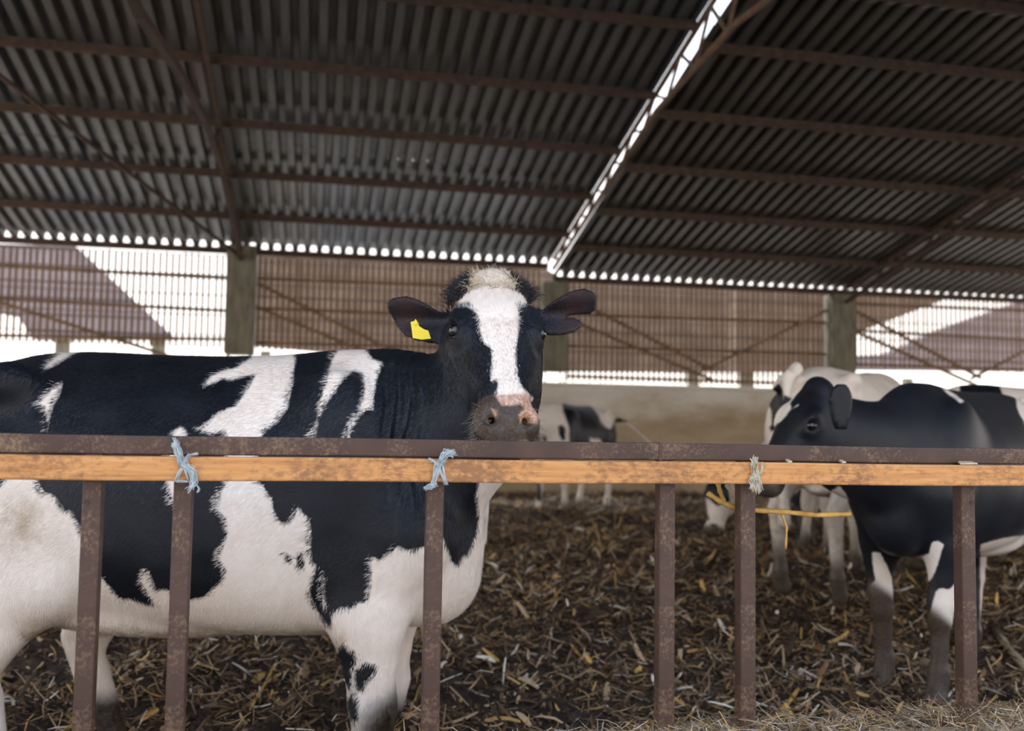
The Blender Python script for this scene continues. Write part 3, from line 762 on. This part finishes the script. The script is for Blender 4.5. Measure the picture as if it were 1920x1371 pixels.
BLAZE = [(850,562),(857,576),(864,576),(876,577),(886,582),(894,589),(900,603),(898,610),(903,631),(910,646),(919,650),(924,658),(924,672),(922,700),(920,716),(930,712),(934,721),(932,738),(930,760),(940,800),(1010,800),(1009,786),(1008,774),(1003,755),(999,745),(987,734),(977,721),(970,705),(968,682),(965,665),(967,646),(972,624),(972,589),(974,577),(989,572),(985,545),(960,505),(885,505),(870,540)]
MUZ = [(884,760),(893,752),(905,744),(932,738),(936,752),(960,757),(985,752),(1001,764),(1012,790),(1016,850),(880,850),(883,790)]
PINK = [[(928,742),(990,738),(1004,756),(1010,775),(1008,795),(997,796),(975,793),(974,778),(985,764),(975,757),(940,760)], [(922,768),(931,772),(931,786),(927,783)], [(900,836),(905,828),(990,828),(995,836)]]
def smooth01(x): return np.clip(x, 0, 1)**2*(3-2*np.clip(x, 0, 1))
def main_pattern(V, P, hd):
    O, u, v, w = hd; pr = proj(V); x, y = pr[:, 0], pr[:, 1]
    x = x + vnoise(V, 28, 1)*1.2; y = y + vnoise(V, 28, 2)*1.6
    Q = P - O; U, Vv, Ww = Q@u, Q@v, Q@w
    body = csg(x, y, WL, BL)
    hm = (U > -.24) & (U < .42) & (np.abs(Vv) < .20) & (Ww > -.19)
    hm &= ~((Ww < -.11) & (U < .02))
    head = np.where(Ww > -.06, poly_sd(x, y, BLAZE), -30)
    ear = (np.abs(Vv) > .128) & (P[:, 2] > O[2]-.12) & (U < .06) & (np.abs(Vv) < .4) & (Ww > -.15) & (U > -.25)
    ep = np.maximum(poly_sd(x, y, EPX[0]), poly_sd(x, y, EPX[1])); ear &= ep > -7
    s = np.where(hm, head, body); s = np.where(ear, -30, s); coat = s/PXM
    z = P[:, 2]; far = P[:, 1] > .02
    legn = vnoise(V, 9, 4)
    stain = .85*smooth01((.70-z)/.10)*(P[:, 0] > -.95)*(P[:, 0] < -.02)*(z > .55)
    sm_ = np.exp(-(((pr[:,0]-40)/50)**2 + ((pr[:,1]-985)/50)**2)); stain = np.maximum(stain, .7*sm_)
    stain = np.maximum(stain, (hm & (U < -.10))*.45*smooth01((-.10-U)/.06))
    mud = smooth01((.40 + .05*legn - z)/.10)
    mud = np.where((P[:, 1] < 0) & (P[:, 0] > -.4), smooth01((.47 + .05*legn + (P[:,0]-.03)*.6 - z)/.09), mud)
    front = (Ww > -.12) & hm
    muz = np.where(front, np.clip(poly_sd(x, y, MUZ)/5+.5, 0, 1), 0)*(U > .2)
    pk = np.zeros(len(V))
    for p in PINK: pk = np.maximum(pk, np.clip(poly_sd(x, y, p)/4+.5, 0, 1))
    pk *= front & (U > .2)
    # inside of the ears
    inner = (ear & (P[:, 2] > O[2]-.03))*np.exp(-((np.abs(Vv)-.23)/.05)**2)*.5
    return dict(coat=coat, stain=stain, mud=mud, muzzle=muz, pink=pk*.9, inner=inner)
EPX = [[(850,585),(821,583),(802,571),(781,560),(759,554),(734,558),(723,572),(731,591),(743,613),(759,629),(777,637),(809,644),(846,646)],
       [(1002,577),(1018,580),(1043,560),(1071,545),(1096,540),(1112,546),(1118,557),(1117,579),(1109,588),(1092,602),(1090,613),(1077,622),(1052,629),(1008,625)]]
def ear_frame(side, poly_px, D=2.86, cx=930, cy=630):
    tl = to_local(MH); P = unp(cx, cy, D=1.0) - CPn; P = CPn + P*(D/np.dot(P, CF)); k = FPX/D
    s_ = CR*side; pl = [((px-cx)/k*side, -(py-cy)/k) for px, py in poly_px]
    if side < 0: pl = pl[::-1]
    return (tl(P-MO), tl(s_), tl(CU), tl(-CF), pl, .030)
EARS = [ear_frame(-1, [(862,585),(821,583),(802,571),(781,560),(759,554),(734,558),(723,572),(731,591),(743,613),(759,629),(777,637),(809,644),(834,646),(862,648)]),
        ear_frame(1, [(985,572),(1002,577),(1018,580),(1043,560),(1071,545),(1096,540),(1112,546),(1118,557),(1117,579),(1109,588),(1090,588),(1068,591),(1058,596),(1077,595),(1092,602),(1090,613),(1077,622),(1052,629),(1027,629),(1008,625),(985,625)])]
O_, u_, v_, w_ = HF
def wr(fd):
    def fn(x, y, z):
        r = np.sqrt((x-O_[0])**2 + (y-O_[1])**2)
        win = np.exp(-((r-.26)/.07)**2)*np.clip((z-.95)/.2, 0, 1)*np.clip((O_[2]+.02-z)/.1, 0, 1)
        return -.0055*win*np.sin(2*math.pi*(r+.10*(z-1.2)+.008*np.sin(z*21))/.036)
    fd.op(fn, (-.2,-.4,.9), (.45,.3,1.55), mode='disp')
NK = [((.00,0,1.13),.27,.18), ((.10,-.01,1.135),.25,.150), ((.20,-.045,1.18),.205,.120), ((.335,-.085,1.28),.17,.112), (tuple(O_ - u_*.03 - w_*.10), .13, .105)]
cow, CI = make_cow('cow', MO, MH, HF, [(-1,'f',0,0),(1,'f',-.05,0),(-1,'h',.14,0),(1,'h',.32,0)],
    'large black and white cow behind the fence facing the camera with a yellow ear tag', main_pattern,
    res=.010, fine=.0050, fbox=(np.array([.16,-.42,.98]), np.array([.75,.12,1.75])), ears=EARS, neck=NK, wrinkles=wr)

def hair_mesh(ci, n, name, parent, lmin, lmax, wdt, rng, weight=None):
    V, Q, at = ci['V'], ci['Q'], ci['at']; P = ci['P']
    A, B, C, D = (V[Q[:, i]] for i in range(4)); nrm = np.cross(C-A, D-B); area = np.linalg.norm(nrm, axis=1)/2
    nn = nrm/(2*area[:, None]+1e-12)
    toc = CPn - A; facing = (nn*toc).sum(1) > -.05*np.linalg.norm(toc, axis=1)
    wt = area*np.where(facing, 1.0, .12)
    if weight is not None: wt = wt*weight(ci, Q)
    pick = rng.choice(len(Q), n, p=wt/wt.sum())
    a, b_ = rng.rand(n, 1), rng.rand(n, 1)
    q = Q[pick]; root = (V[q[:,0]]*(1-a)+V[q[:,1]]*a)*(1-b_) + (V[q[:,3]]*(1-a)+V[q[:,2]]*a)*b_
    loc = P[q[:, 0]]; nv_ = nn[pick]
    O, u, v, w = ci['O'], ci['u'], ci['v'], ci['w']; X = loc-O; U, Vv, Ww = X@u, X@v, X@w
    fl = np.tile(np.array([-.75, 0, -.60]), (n, 1))
    fl[loc[:, 2] < .75] = (-.12, 0, -1)
    nk = (loc[:, 0] > .12) & (loc[:, 2] > .8); fl[nk] = (-.35, .1, -.9)
    hd = (np.abs(Vv) < .145) & (U > -.22) & (U < .42) & (Ww > -.17)
    dn = np.clip(U/.05, -1, 1)[:, None]; fl_h = u[None]*dn + v[None]*(Vv[:, None]*6)*(1-np.abs(dn)*.4)
    fl[hd] = fl_h[hd]
    er = (np.abs(Vv) > .145) & (np.abs(Vv) < .4) & (Ww > -.15) & (U > -.25) & (U < .06); er &= (loc[:, 2] > O[2]-.1); fl[er] = (v[None]*np.sign(Vv[:, None]) - u*.2)[er]
    H = ci['wdir'](np.array([1.,0,0])); L_ = ci['wdir'](np.array([0,1.,0]))
    fw = fl[:, :1]*H + fl[:, 1:2]*L_ + fl[:, 2:3]*np.array([0,0,1]); fw += rng.normal(0, .16, (n, 3))
    ph_ = vnoise(root, 35, 5); fw += np.cross(nv_, fw)*(.35*ph_[:, None])
    fw -= nv_*(fw*nv_).sum(1)[:, None]; fw /= np.linalg.norm(fw, axis=1)[:, None]+1e-9
    ln = rng.uniform(lmin, lmax, n); ln[hd] *= .75; ln[hd & (U < .03) & (Ww > .03)] *= 1.5; ln[hd & (U > .26)] *= .35; ln[er] *= .8
    side = np.cross(fw, nv_); tipd = fw*.97 + nv_*rng.uniform(.10, .30, (n, 1))
    wv = side*wdt*rng.uniform(.7, 1.3, (n, 1))
    Vt = np.stack([root-wv/2-nv_*.001, root+wv/2-nv_*.001, root + tipd*ln[:, None]], 1).reshape(-1, 3) - ci['base']
    Fq = np.arange(3*n).reshape(n, 3)
    me = mesh_np(name, Vt, Fq, [M['coat_hair']], False)
    for k in ('coat','stain','mud','muzzle','pink','inner'):
        val = at[k][q[:, 0]] if k in at else np.zeros(n)
        if k == 'coat': val = np.where(val + rng.normal(0, .0028, n) + .0045*vnoise(root*np.array([1,1,.5]), 55, 9) > 0, .05, -.05)
        if k == 'stain': val = np.clip(val + np.clip(vnoise(root, 110, 3)*.12 + rng.uniform(-.1, .30, n), 0, .45)*np.where(hd & (Ww > 0), 1.0, .55), 0, 1)
        attr(me, k, np.repeat(val, 3))
    o = link(name, me, parent); o['kind'] = 'stuff'; return o
rng = np.random.RandomState(4)
hair_mesh(CI, 430000, 'short_hair', cow, .010, .020, .0011, rng)
# curly poll tuft
def strands(name, roots, dirs, lens, wdt, cols, mat, parent, base, seg=6, curl=.5, grav=.3, rng=rng, colattr=None):
    n = len(roots); p = roots.copy(); d = dirs/np.linalg.norm(dirs, axis=1)[:, None]; Vs = []
    ax = rng.normal(0, 1, (n, 3)); ax /= np.linalg.norm(ax, axis=1)[:, None]
    st = (lens/seg)[:, None]
    for i in range(seg+1):
        sd_ = np.cross(d, CF[None]); sd_ /= np.linalg.norm(sd_, axis=1)[:, None]+1e-9
        wv = sd_*wdt*(1-.8*i/seg)/2; Vs += [p-wv, p+wv]
        p = p + d*st; c = np.cross(ax, d); d = d + c*curl; d[:, 2] -= grav/seg; d /= np.linalg.norm(d, axis=1)[:, None]
    Va = np.stack(Vs, 1); m_ = 2*(seg+1); idx = (np.arange(n)*m_)[:, None, None] + np.array([[2*i, 2*i+1, 2*i+3, 2*i+2] for i in range(seg)])[None]
    me = mesh_np(name, Va.reshape(-1, 3)-base, idx.reshape(-1, 4), [mat], False)
    attr_col(me, 'tint', np.repeat(cols, m_, 0)); o = link(name, me, parent); o['kind'] = 'stuff'; return o
n = 3400
hu = rng.uniform(-.215, -.10, n); hv = rng.uniform(-.10, .10, n)*np.clip((.24+hu)/.05+.75, .6, 1.1)
fu = np.array(HU); topw = np.interp(hu, fu, HT)*(1-np.abs(hv/np.interp(hu, fu, HW).clip(.05))**2.5*.5)
rts = np.array([CI['world'](O_ + R_(O_, u_, v_, w_, a, b_, c-.012)) for a, b_, c in zip(hu, hv, topw)])
wu, wv2, ww = CI['wdir'](u_), CI['wdir'](v_), CI['wdir'](w_)
dirs = -wu*.9 + ww*.7 + wv2[None]*(hv[:, None]*5) + rng.normal(0, .35, (n, 3))
centre = (np.abs(hv+.008) < .042 + .02*np.clip((hu+.17)/.05, 0, 1)) & (rng.rand(n) > .04)
cream = np.array([.56,.45,.31])*rng.uniform(.75, 1.25, (n, 1)); cols = np.where(centre[:, None], cream, np.array([.012,.012,.016]))
strands('poll_tuft', rts, dirs, rng.uniform(.022, .058, n)*np.where(centre, 1.0, 1.25), .0020, cols, M['straw'], cow, CI['base'], curl=.42)
# whiskers
n = 170; hu = rng.uniform(.27, .35, n); sg_ = rng.choice([-1, 1], n); hv = sg_*rng.uniform(.045, .085, n); hw_ = rng.uniform(-.07, .03, n)
rts = np.array([CI['world'](O_ + R_(O_, u_, v_, w_, a, b_, c)) for a, b_, c in zip(hu, hv*.92, hw_)])
dirs = wu*.5 + wv2[None]*sg_[:, None]*1.0 + rng.normal(0, .35, (n, 3))
strands('whiskers', rts, dirs, rng.uniform(.02, .055, n), .0010, np.array([.22,.20,.17])*rng.uniform(.5, 1.6, (n, 1)), M['straw'], cow, CI['base'], curl=.06)
# yellow ear tag
tp = [(770,604),(777,602),(779,598),(783,604),(786,612),(796,618),(803,620),(808,635),(790,637),(774,634)]
mb = MB(); n = len(tp); Dg = 2.80
def at_depth(x, y, D): P = unp(x, y, D=1.0)-CPn; return CPn + P*(D/np.dot(P, CF))
Pf = [at_depth(x, y, Dg - .0) for x, y in tp]; Pb = [p + CF*.003 for p in Pf]
mb.add([p-CI['base'] for p in Pf+Pb], [tuple(range(n)), tuple(range(2*n-1, n-1, -1))] + [(i, n+i, n+(i+1) % n, (i+1) % n) for i in range(n)])
c = at_depth(779, 606, Dg-.004)-CI['base']; mb.tube([c, c+CF*.06], .005, 10)
o = mb.build('ear_tag', M['yellow'], cow); o['label'] = 'yellow plastic tag in the ear'

# ------------------------------------------------------------------ other cows
def spots(V, P, seed, f, thr, white_base):
    s = vnoise(P, f, seed) + .4*vnoise(P, f*2.3, seed+5); return (s-thr)*.05*(1 if white_base else -1)
def side_pattern(whites, blacks, base_white, spot=None, dirt=.42, pal=None, only=None):
    def fn(V, P, hd):
        O, u, v, w = hd; pr = proj(V); x, y = pr[:, 0]+vnoise(V, 20, 1)*1.0, pr[:, 1]+vnoise(V, 20, 2)*1.0
        if spot: st = spots(V, P, *spot)*400
        else: st = np.full(len(V), 60. if base_white else -60.)
        s = csg(x, y, whites, blacks, start=st)
        z = P[:, 2]; n_ = vnoise(V, 9, 4); Q = P-O; U = Q@u
        return dict(coat=s/380., stain=np.clip(smooth01((.75-z)/.3)*.6, 0, 1) if pal is None else np.full(len(V), pal)*smooth01((1.1-z)/.4),
                    mud=smooth01((dirt+.07+.07*n_-z)/.22)*(U < .2)*.92, muzzle=smooth01((U-.27)/.05), pink=np.zeros(len(V)), inner=np.zeros(len(V)))
    return fn
def ground_at(px, D, Zoff=0):
    P = at_depth(px, 820, D); return np.array([P[0], P[1], float(gz(0, P[1])*0 + np.interp(P[1], [2.2,3,4,5,6.5,9,16], [-.02,0,.03,.09,.19,.24,.25]))-.01])
# cow on the right, head in profile
f_, h_ = ground_at(1712, 4.62), ground_at(1905, 5.45)
hb = math.atan2(f_[1]-h_[1], f_[0]-h_[0])
HB_ = head_frame(hb, f_, 1504, 795, 4.35, -.56*CR-.74*CU-.16*CF, -.72*CR+.58*CU-.30*CF)
WB = [[(1494,740),(1481,756),(1484,764),(1481,770),(1471,784),(1464,791),(1454,796),(1446,806),(1430,822),(1415,860),(1400,840),(1430,800),(1456,775),(1469,755)],
      [(1488,765),(1502,755),(1500,758)], [(1491,933),(1515,938),(1535,933),(1555,922),(1573,911),(1584,925),(1592,944),(1572,942),(1553,948),(1526,946),(1491,938)],
      [(1767,728),(1777,731),(1797,743),(1808,755),(1800,756),(1780,742)],
      [(1795,711),(1867,700),(1900,712),(1919,735),(1940,763),(1945,800),(1925,800),(1912,777),(1903,745),(1885,725),(1860,717),(1817,716)],
      [(1635,1035),(1650,1038),(1664,1061),(1672,1081),(1676,1128),(1690,1169),(1690,1400),(1600,1400),(1627,1098),(1640,1090)],
      [(1754,1108),(1763,1103),(1781,1105),(1795,1088),(1799,1120),(1810,1400),(1730,1400),(1741,1165)],
      [(1718,1044),(1744,1038),(1748,1018),(1761,1014),(1771,1021),(1761,1051),(1745,1090),(1700,1100),(1676,1075),(1708,1065)],
      [(1838,1021),(1880,1010),(1919,1004),(2100,980),(2100,1400),(1838,1400)]]
def ear_px(h, org, poly_px, D, cx, cy, dish=.03, side=1):
    tl = to_local(h); P = at_depth(cx, cy, D); k = FPX/D
    pl = [((px-cx)/k*side, -(py-cy)/k) for px, py in poly_px]
    # s axis runs from the root to the tip: swap so that s is up
    pl2 = [(b_, -a*side) for a, b_ in pl]
    return (tl(P-np.array(org)), tl(CU), tl(-CR*1.0), tl(-CF), pl2, dish)
EB = [ear_px(hb, f_, [(1566,806),(1556,775),(1554,748),(1560,729),(1572,719),(1585,719),(1594,729),(1599,746),(1597,768),(1592,790),(1588,806)], 4.13, 1577, 800, dish=.004)]
NB = [((.0,0,1.12),.25,.17), ((.16,0,1.09),.225,.145), (tuple(HB_[0]*.5+np.array([.18,0,1.02])*.5), .20, .12), (tuple(HB_[0]-HB_[1]*.02-HB_[3]*.11), .15, .10)]
cowB, CB = make_cow('cow', f_, hb, HB_, [(1,'f',.08,0),(-1,'f',-.02,0),(1,'h',0,0),(-1,'h',.15,0)],
    'mostly black cow at the right standing side on with its head behind the rail', side_pattern(WB, [], False, dirt=.27, pal=.12), res=.014, ears=EB, neck=NB)
lt = random.Random(2)
# white backed cow behind it, rump towards the fence
h_, f_ = ground_at(1525, 6.45), ground_at(1640, 7.35)
hc = math.atan2(f_[1]-h_[1], f_[0]-h_[0])
HC = head_frame(hc, f_, 1790, 880, 7.9, (.75,.35,-.55), (.5,.2,.8))
BC = [[(1455,722),(1462,718),(1470,735),(1472,760),(1463,780),(1455,800),(1447,800),(1446,770),(1440,755),(1434,750),(1436,735),(1445,733)],
      [(1413,745),(1422,730),(1434,715),(1432,735),(1427,745),(1424,760),(1428,775),(1436,780),(1430,779),(1420,790),(1418,800),(1405,792)],
      [(1472,740),(1486,750),(1480,775),(1465,800),(1445,810),(1442,800),(1455,790)]]
make_cow('cow', f_, hc, HC, [(1,'f',0,0),(-1,'f',0,0),(1,'h',.05,.05),(-1,'h',-.05,-.02)],
    'white backed cow with black patches on its rump behind the right cow', side_pattern([], BC, True, pal=.45, dirt=.34), res=.018, scale=1.05)
# grazing cow, white spotted face to the ground left of the right post pair
f_ = ground_at(1545, 8.7); hg = math.radians(172)
HG = head_frame(hg, f_, 1352, 925, 8.25, (-.30,-.25,-.92), (-.55,-.75,.30))
BG = [[(1317,918),(1335,895),(1365,890),(1368,940),(1345,950),(1330,938),(1318,928)], [(1312,955),(1320,952),(1332,975),(1325,977),(1313,965)], [(1332,980),(1345,982),(1347,995),(1335,997)], [(1330,770),(1412,812),(1412,850),(1370,905),(1340,880)]]
make_cow('cow', f_, hg, HG, [(1,'f',0,0),(-1,'f',.1,0),(1,'h',0,0),(-1,'h',.1,0)],
    'white cow grazing with a black spotted face low beside the right posts', side_pattern([], BG, True, pal=.3, dirt=.2), res=.022,
    neck=[((.02,0,1.12),.25,.17), ((.20,0,1.02),.20,.14), ((.40,0,.88),.16,.11), (tuple(HG[0]-HG[1]*.07-HG[3]*.07), .12, .10)])
f_ = ground_at(1600, 9.4); hg = math.radians(178)
HG = head_frame(hg, f_, 1512, 955, 9.1, (-.2,-.3,-.9), (-.5,-.8,.3))
make_cow('cow', f_, hg, HG, [(1,'f',0,0),(-1,'f',.1,0),(1,'h',0,0),(-1,'h',.1,0)],
    'farther grazing cow whose white face shows between the legs of the white backed cow', side_pattern([], [[(1508,952),(1518,953),(1520,960),(1510,960)], [(1520,975),(1530,972),(1528,990),(1520,1005)]], True, spot=(3,3.1,-.35,True)), res=.026,
    neck=[((.02,0,1.12),.25,.17), ((.20,0,1.02),.20,.14), ((.40,0,.88),.16,.11), (tuple(HG[0]-HG[1]*.07-HG[3]*.07), .12, .10)])
f_ = ground_at(1815, 6.6); hg = math.radians(165)
HG = head_frame(hg, f_, 1725, 960, 6.15, (-.3,-.25,-.9), (-.5,-.8,.3))
make_cow('cow', f_, hg, HG, [(1,'f',0,0),(-1,'f',.1,0),(1,'h',0,0),(-1,'h',.1,0)],
    'black and white cow whose dark back shows just above the right cow', side_pattern([[(1740,690),(1800,700),(1796,760),(1600,760)],[(1862,680),(2100,680),(2100,900),(1885,760)]], [], False), res=.026,
    neck=[((.02,0,1.12),.25,.17), ((.20,0,1.02),.20,.14), ((.40,0,.88),.16,.11), (tuple(HG[0]-HG[1]*.07-HG[3]*.07), .12, .10)])
# small far cow with swinging tail
f_, h_ = ground_at(1043, 12.6), ground_at(1118, 13.5)
he = math.atan2(f_[1]-h_[1], f_[0]-h_[0]); tl = to_local(he)
HE = head_frame(he, f_, 965, 800, 12.2, (-.6,-.5,-.6), (-.4,-.3,.85))
tpx = [(1152,783,13.9),(1165,781,14),(1178,785,14),(1190,795,14),(1212,814,14),(1232,832,14),(1246,846,14)]
tlE = [tuple(tl(at_depth(*q)-f_)) for q in tpx]
BE = [[(1053,740),(1085,745),(1105,758),(1113,766),(1125,785),(1135,803),(1148,803),(1152,786),(1165,770),(1192,780),(1187,797),(1168,790),(1160,812),(1157,835),(1130,835),(1125,825),(1105,820),(1108,840),(1068,840),(1066,800),(1062,785),(1055,770)], [(1045,800),(1052,796),(1060,805),(1062,825),(1055,826),(1048,815)], [(1017,820),(1023,818),(1026,826),(1020,829)], [(1003,800),(1010,805),(1010,830),(1002,835)], [(1000,900),(1012,905),(1015,940),(1005,940)]]
make_cow('cow', f_, he, HE, [(1,'f',0,0),(-1,'f',.15,0),(1,'h',0,0),(-1,'h',.2,0)],
    'small black and white cow far back by the wall with its tail swinging out', side_pattern([], BE, True, dirt=.15, pal=.3), res=.022, tail=tlE, scale=.96)

# ------------------------------------------------------------------ litter
PAL = np.array([(.045,.028,.018),(.13,.078,.045),(.26,.165,.092),(.46,.32,.19),(.62,.38,.12),(.76,.68,.57)])
def litter(name, n, xr, yr, lmn, lmx, wmn, wmx, pw, zf, lift, rng, parent=None, label=None, pitch=.35, dark=None):
    x = rng.uniform(*xr, n); y = yr[0] + (yr[1]-yr[0])*rng.rand(n)**(1.35 if yr[1]-yr[0] > 3 else 1)
    if dark is not None:
        keep = rng.rand(n) < dark(x, y); x, y = x[keep], y[keep]; n = len(x)
    z = zf(x, y) + rng.uniform(.0, 1, n)**1.6*lift
    th = rng.uniform(0, 2*math.pi, n); pt = rng.normal(0, pitch, n); ln = rng.uniform(lmn, lmx, n)*rng.uniform(.6, 1.2, n); wd = rng.uniform(wmn, wmx, n)
    d = np.stack([np.cos(th)*np.cos(pt), np.sin(th)*np.cos(pt), np.sin(pt)], -1)
    up = np.stack([rng.normal(0,.45,n), rng.normal(0,.45,n), np.ones(n)], -1); sd_ = np.cross(d, up); sd_ /= np.linalg.norm(sd_, axis=1)[:, None]
    nn = np.cross(sd_, d); bend = rng.normal(0, .22, n); tw = rng.normal(0, .5, n)
    c = np.stack([x, y, z + np.abs(np.sin(pt))*ln*.4], -1); Vs = []
    for t in (-.5, -.17, .17, .5):
        p = c + d*(t*ln)[:, None] - nn*((t*t*4-.3)*bend*ln)[:, None]*.5
        s2 = sd_*np.cos(tw*t)[:, None] + nn*np.sin(tw*t)[:, None]; wv = s2*(wd*(1 if abs(t) < .3 else .6)/2)[:, None]
        Vs += [p-wv, p + nn*(wd*.22)[:, None], p+wv]
    Va = np.stack(Vs, 1); idx = []
    for i in range(3):
        for j in range(2): idx.append([3*i+j, 3*i+j+1, 3*i+j+4, 3*i+j+3])
    F_ = (np.arange(n)*12)[:, None, None] + np.array(idx)[None]
    me = mesh_np(name, Va.reshape(-1, 3), F_.reshape(-1, 4), [M['straw']], False)
    ci = rng.choice(len(PAL), n, p=pw); col = PAL[ci]*rng.uniform(.7, 1.35, (n, 1))
    attr_col(me, 'tint', np.repeat(col, 12, 0)); o = link(name, me, parent); tag(o, label, 'litter' if parent is None else None, kind='stuff'); return o
lr = np.random.RandomState(11)
gzz = lambda x, y: gz(x, y)
def patch(x, y):      # trodden bare manure patches
    s = np.sin(x*1.9+.4)*np.sin(y*2.3+1.1) + .5*np.sin(x*4.1+y*3.3)
    p = np.clip(.85+s*.8, .25, 1); near = np.exp(-((x+.3)/.8)**2 - ((y-3.5)/.7)**2); return p*(1-.75*near)
litter('straw_bedding', 62000, (-2.6, 7.5), (2.4, 9.0), .04, .16, .004, .013, [.16,.25,.26,.20,.07,.06], gzz, .055, lr, label='chopped straw and stalk bedding strewn over the barn floor', dark=patch)
litter('straw_bedding', 26000, (-3.5, 12), (8.0, 16.0), .05, .18, .006, .016, [.08,.22,.30,.25,.09,.06], gzz, .05, lr, label='blurred straw bedding on the far part of the barn floor')
litter('husk_litter', 7000, (-2.2, 7), (2.45, 9.5), .05, .15, .014, .032, [.16,.26,.24,.18,.08,.08], gzz, .06, lr, label='broad torn husks and stalk pieces mixed into the bedding', dark=patch)
litter('manure_crumbs', 26000, (-2.6, 6), (2.3, 6.0), .012, .035, .008, .022, [.62,.26,.08,.03,.0,.01], gzz, .035, lr, label='dark crumbs of manure among the bedding', pitch=.8)
hz = lambda x, y: .508 + .028*smooth01((x+.1)/1.6)*smooth01((2.30-y)/.06) + .006*np.sin(x*9)
litter('loose_hay', 15000, (-.9, 3.2), (1.9, 2.27), .02, .09, .0010, .0026, [.05,.13,.27,.38,.12,.05], hz, .018, lr, label='fine loose hay along the foot of the fence posts', pitch=.22)
# single large pieces that can be pointed at
def stalk(name, P, r, mat, label, cat, n=8):
    pts = [Vector(at_depth(*p)) for p in P]; c0 = pts[0].copy(); Q = []
    for a, b_ in zip(pts[:-1], pts[1:]):
        for t in (0, .25, .5, .75): Q.append(a.lerp(b_, t)-c0)
    Q.append(pts[-1]-c0); rr = [r*(1+.16*math.sin(i*2.1)) for i in range(len(Q))]
    o = MB().tube(Q, rr, n).build(name, M[mat], smooth=True); o.location = c0; return tag(o, label, cat)
def to_part(o):
    o.parent = STK; o.location = o.location - STK.location
STK = stalk('corn_stalk', [(1326,924,2.40),(1350,940,2.395),(1378,953,2.396),(1420,957,2.406),(1470,960,2.42),(1530,966,2.436),(1594,964,2.455)], .0066, 'stalk', 'long yellow corn stalk lying level behind the right post pair', 'stalk')
to_part(stalk('leaf', [(1346,905,2.40),(1350,922,2.40),(1358,943,2.396)], .006, 'stalk', None, None))
to_part(stalk('leaf', [(1362,908,2.41),(1378,930,2.41),(1382,952,2.40)], .006, 'husk', None, None))
to_part(stalk('leaf', [(1464,959,2.42),(1475,990,2.43),(1473,1030,2.43)], .003, 'stalk', None, None))
def on_ground(px, py, r=.01): 
    P = unp(px, py, Z=.05)
    for _ in range(6): P = unp(px, py, Z=float(gz(P[0], P[1]))+r+.02)
    return P
def gstalk(a, b_, r, mat, label, cat='stalk', name='corn_stalk'):
    A, B = (Vector(on_ground(*q, r)) for q in (a, b_)); c0 = A.copy(); Q = [A.lerp(B, t)-c0 + Vector((0,0,.004*math.sin(t*9))) for t in np.linspace(0, 1, 7)]
    o = MB().tube(Q, [r*(1+.12*math.sin(i*1.7)) for i in range(7)], 7).build(name, M[mat], smooth=True); o.location = c0; return tag(o, label, cat)
gstalk((948,1104),(980,1150), .004, 'stalk', 'yellow straw slanting on the bedding right of the front cow')
gstalk((1080,1084),(1112,1118), .006, 'husk', 'pale and yellow stalk piece in the middle of the bedding')
gstalk((1036,1245),(1068,1264), .0035, 'husk', 'short white stalk beside the dark manure patch')
gstalk((1185,1205),(1200,1232), .012, 'husk', 'broad cream husk left of the tall middle post', 'husk', 'corn_husk')
gstalk((1290,1222),(1385,1214), .008, 'stalk', 'brownish yellow stalk between the two middle posts')
gstalk((1285,1238),(1380,1236), .007, 'husk', 'grey pale stalk just below the brownish yellow one')
gstalk((470,1330),(520,1240), .006, 'stalk', 'yellow stalk upright in the dark manure under the front cow')
gstalk((1690,1118),(1716,1150), .006, 'stalk', 'yellow leaf blade between the front legs of the right cow')
gstalk((1720,1325),(1795,1318), .012, 'husk', 'white broad husk at the foot of the far right post', 'husk', 'corn_husk')
gstalk((1455,1345),(1500,1290), .009, 'stalk', 'brown stalk leaning right of the twine tied post')
gstalk((1870,1190),(1930,1260), .02, 'husk', 'large tan husk at the right edge of the picture', 'husk', 'corn_husk')
gstalk((770,1330),(790,1285), .006, 'stalk', 'yellow stalk left of the post in front of the cow')
# corn scraps on the rail
for (px, mat, label, L_) in [(1812, 'husk', 'tan scrap of husk lying on the batten at the right', .05), (1579, 'husk', 'pale crumb of husk on the batten', .012), (1478, 'husk', 'small torn husk bit standing on the batten', .012)]:
    P = unp(px, 860, Y=FY-.018); Pz = 1.12 + (zr0-.002-1.12)
    mb = MB(); mb.add([(-L_/2,-.010,0),(L_/2,-.006,.001),(L_/2*.8,.012,.004),(-L_/2*.7,.010,.003),(-L_/2,-.009,.003),(L_/2,-.005,.004),(L_/2*.8,.011,.008),(-L_/2*.7,.009,.008)], [(0,3,2,1),(4,5,6,7),(0,1,5,4),(1,2,6,5),(2,3,7,6),(3,0,4,7)])
    o = mb.build('corn_husk', M[mat]); o.location = (P[0], FY-.020, zr0-.0015); tag(o, label, 'husk')
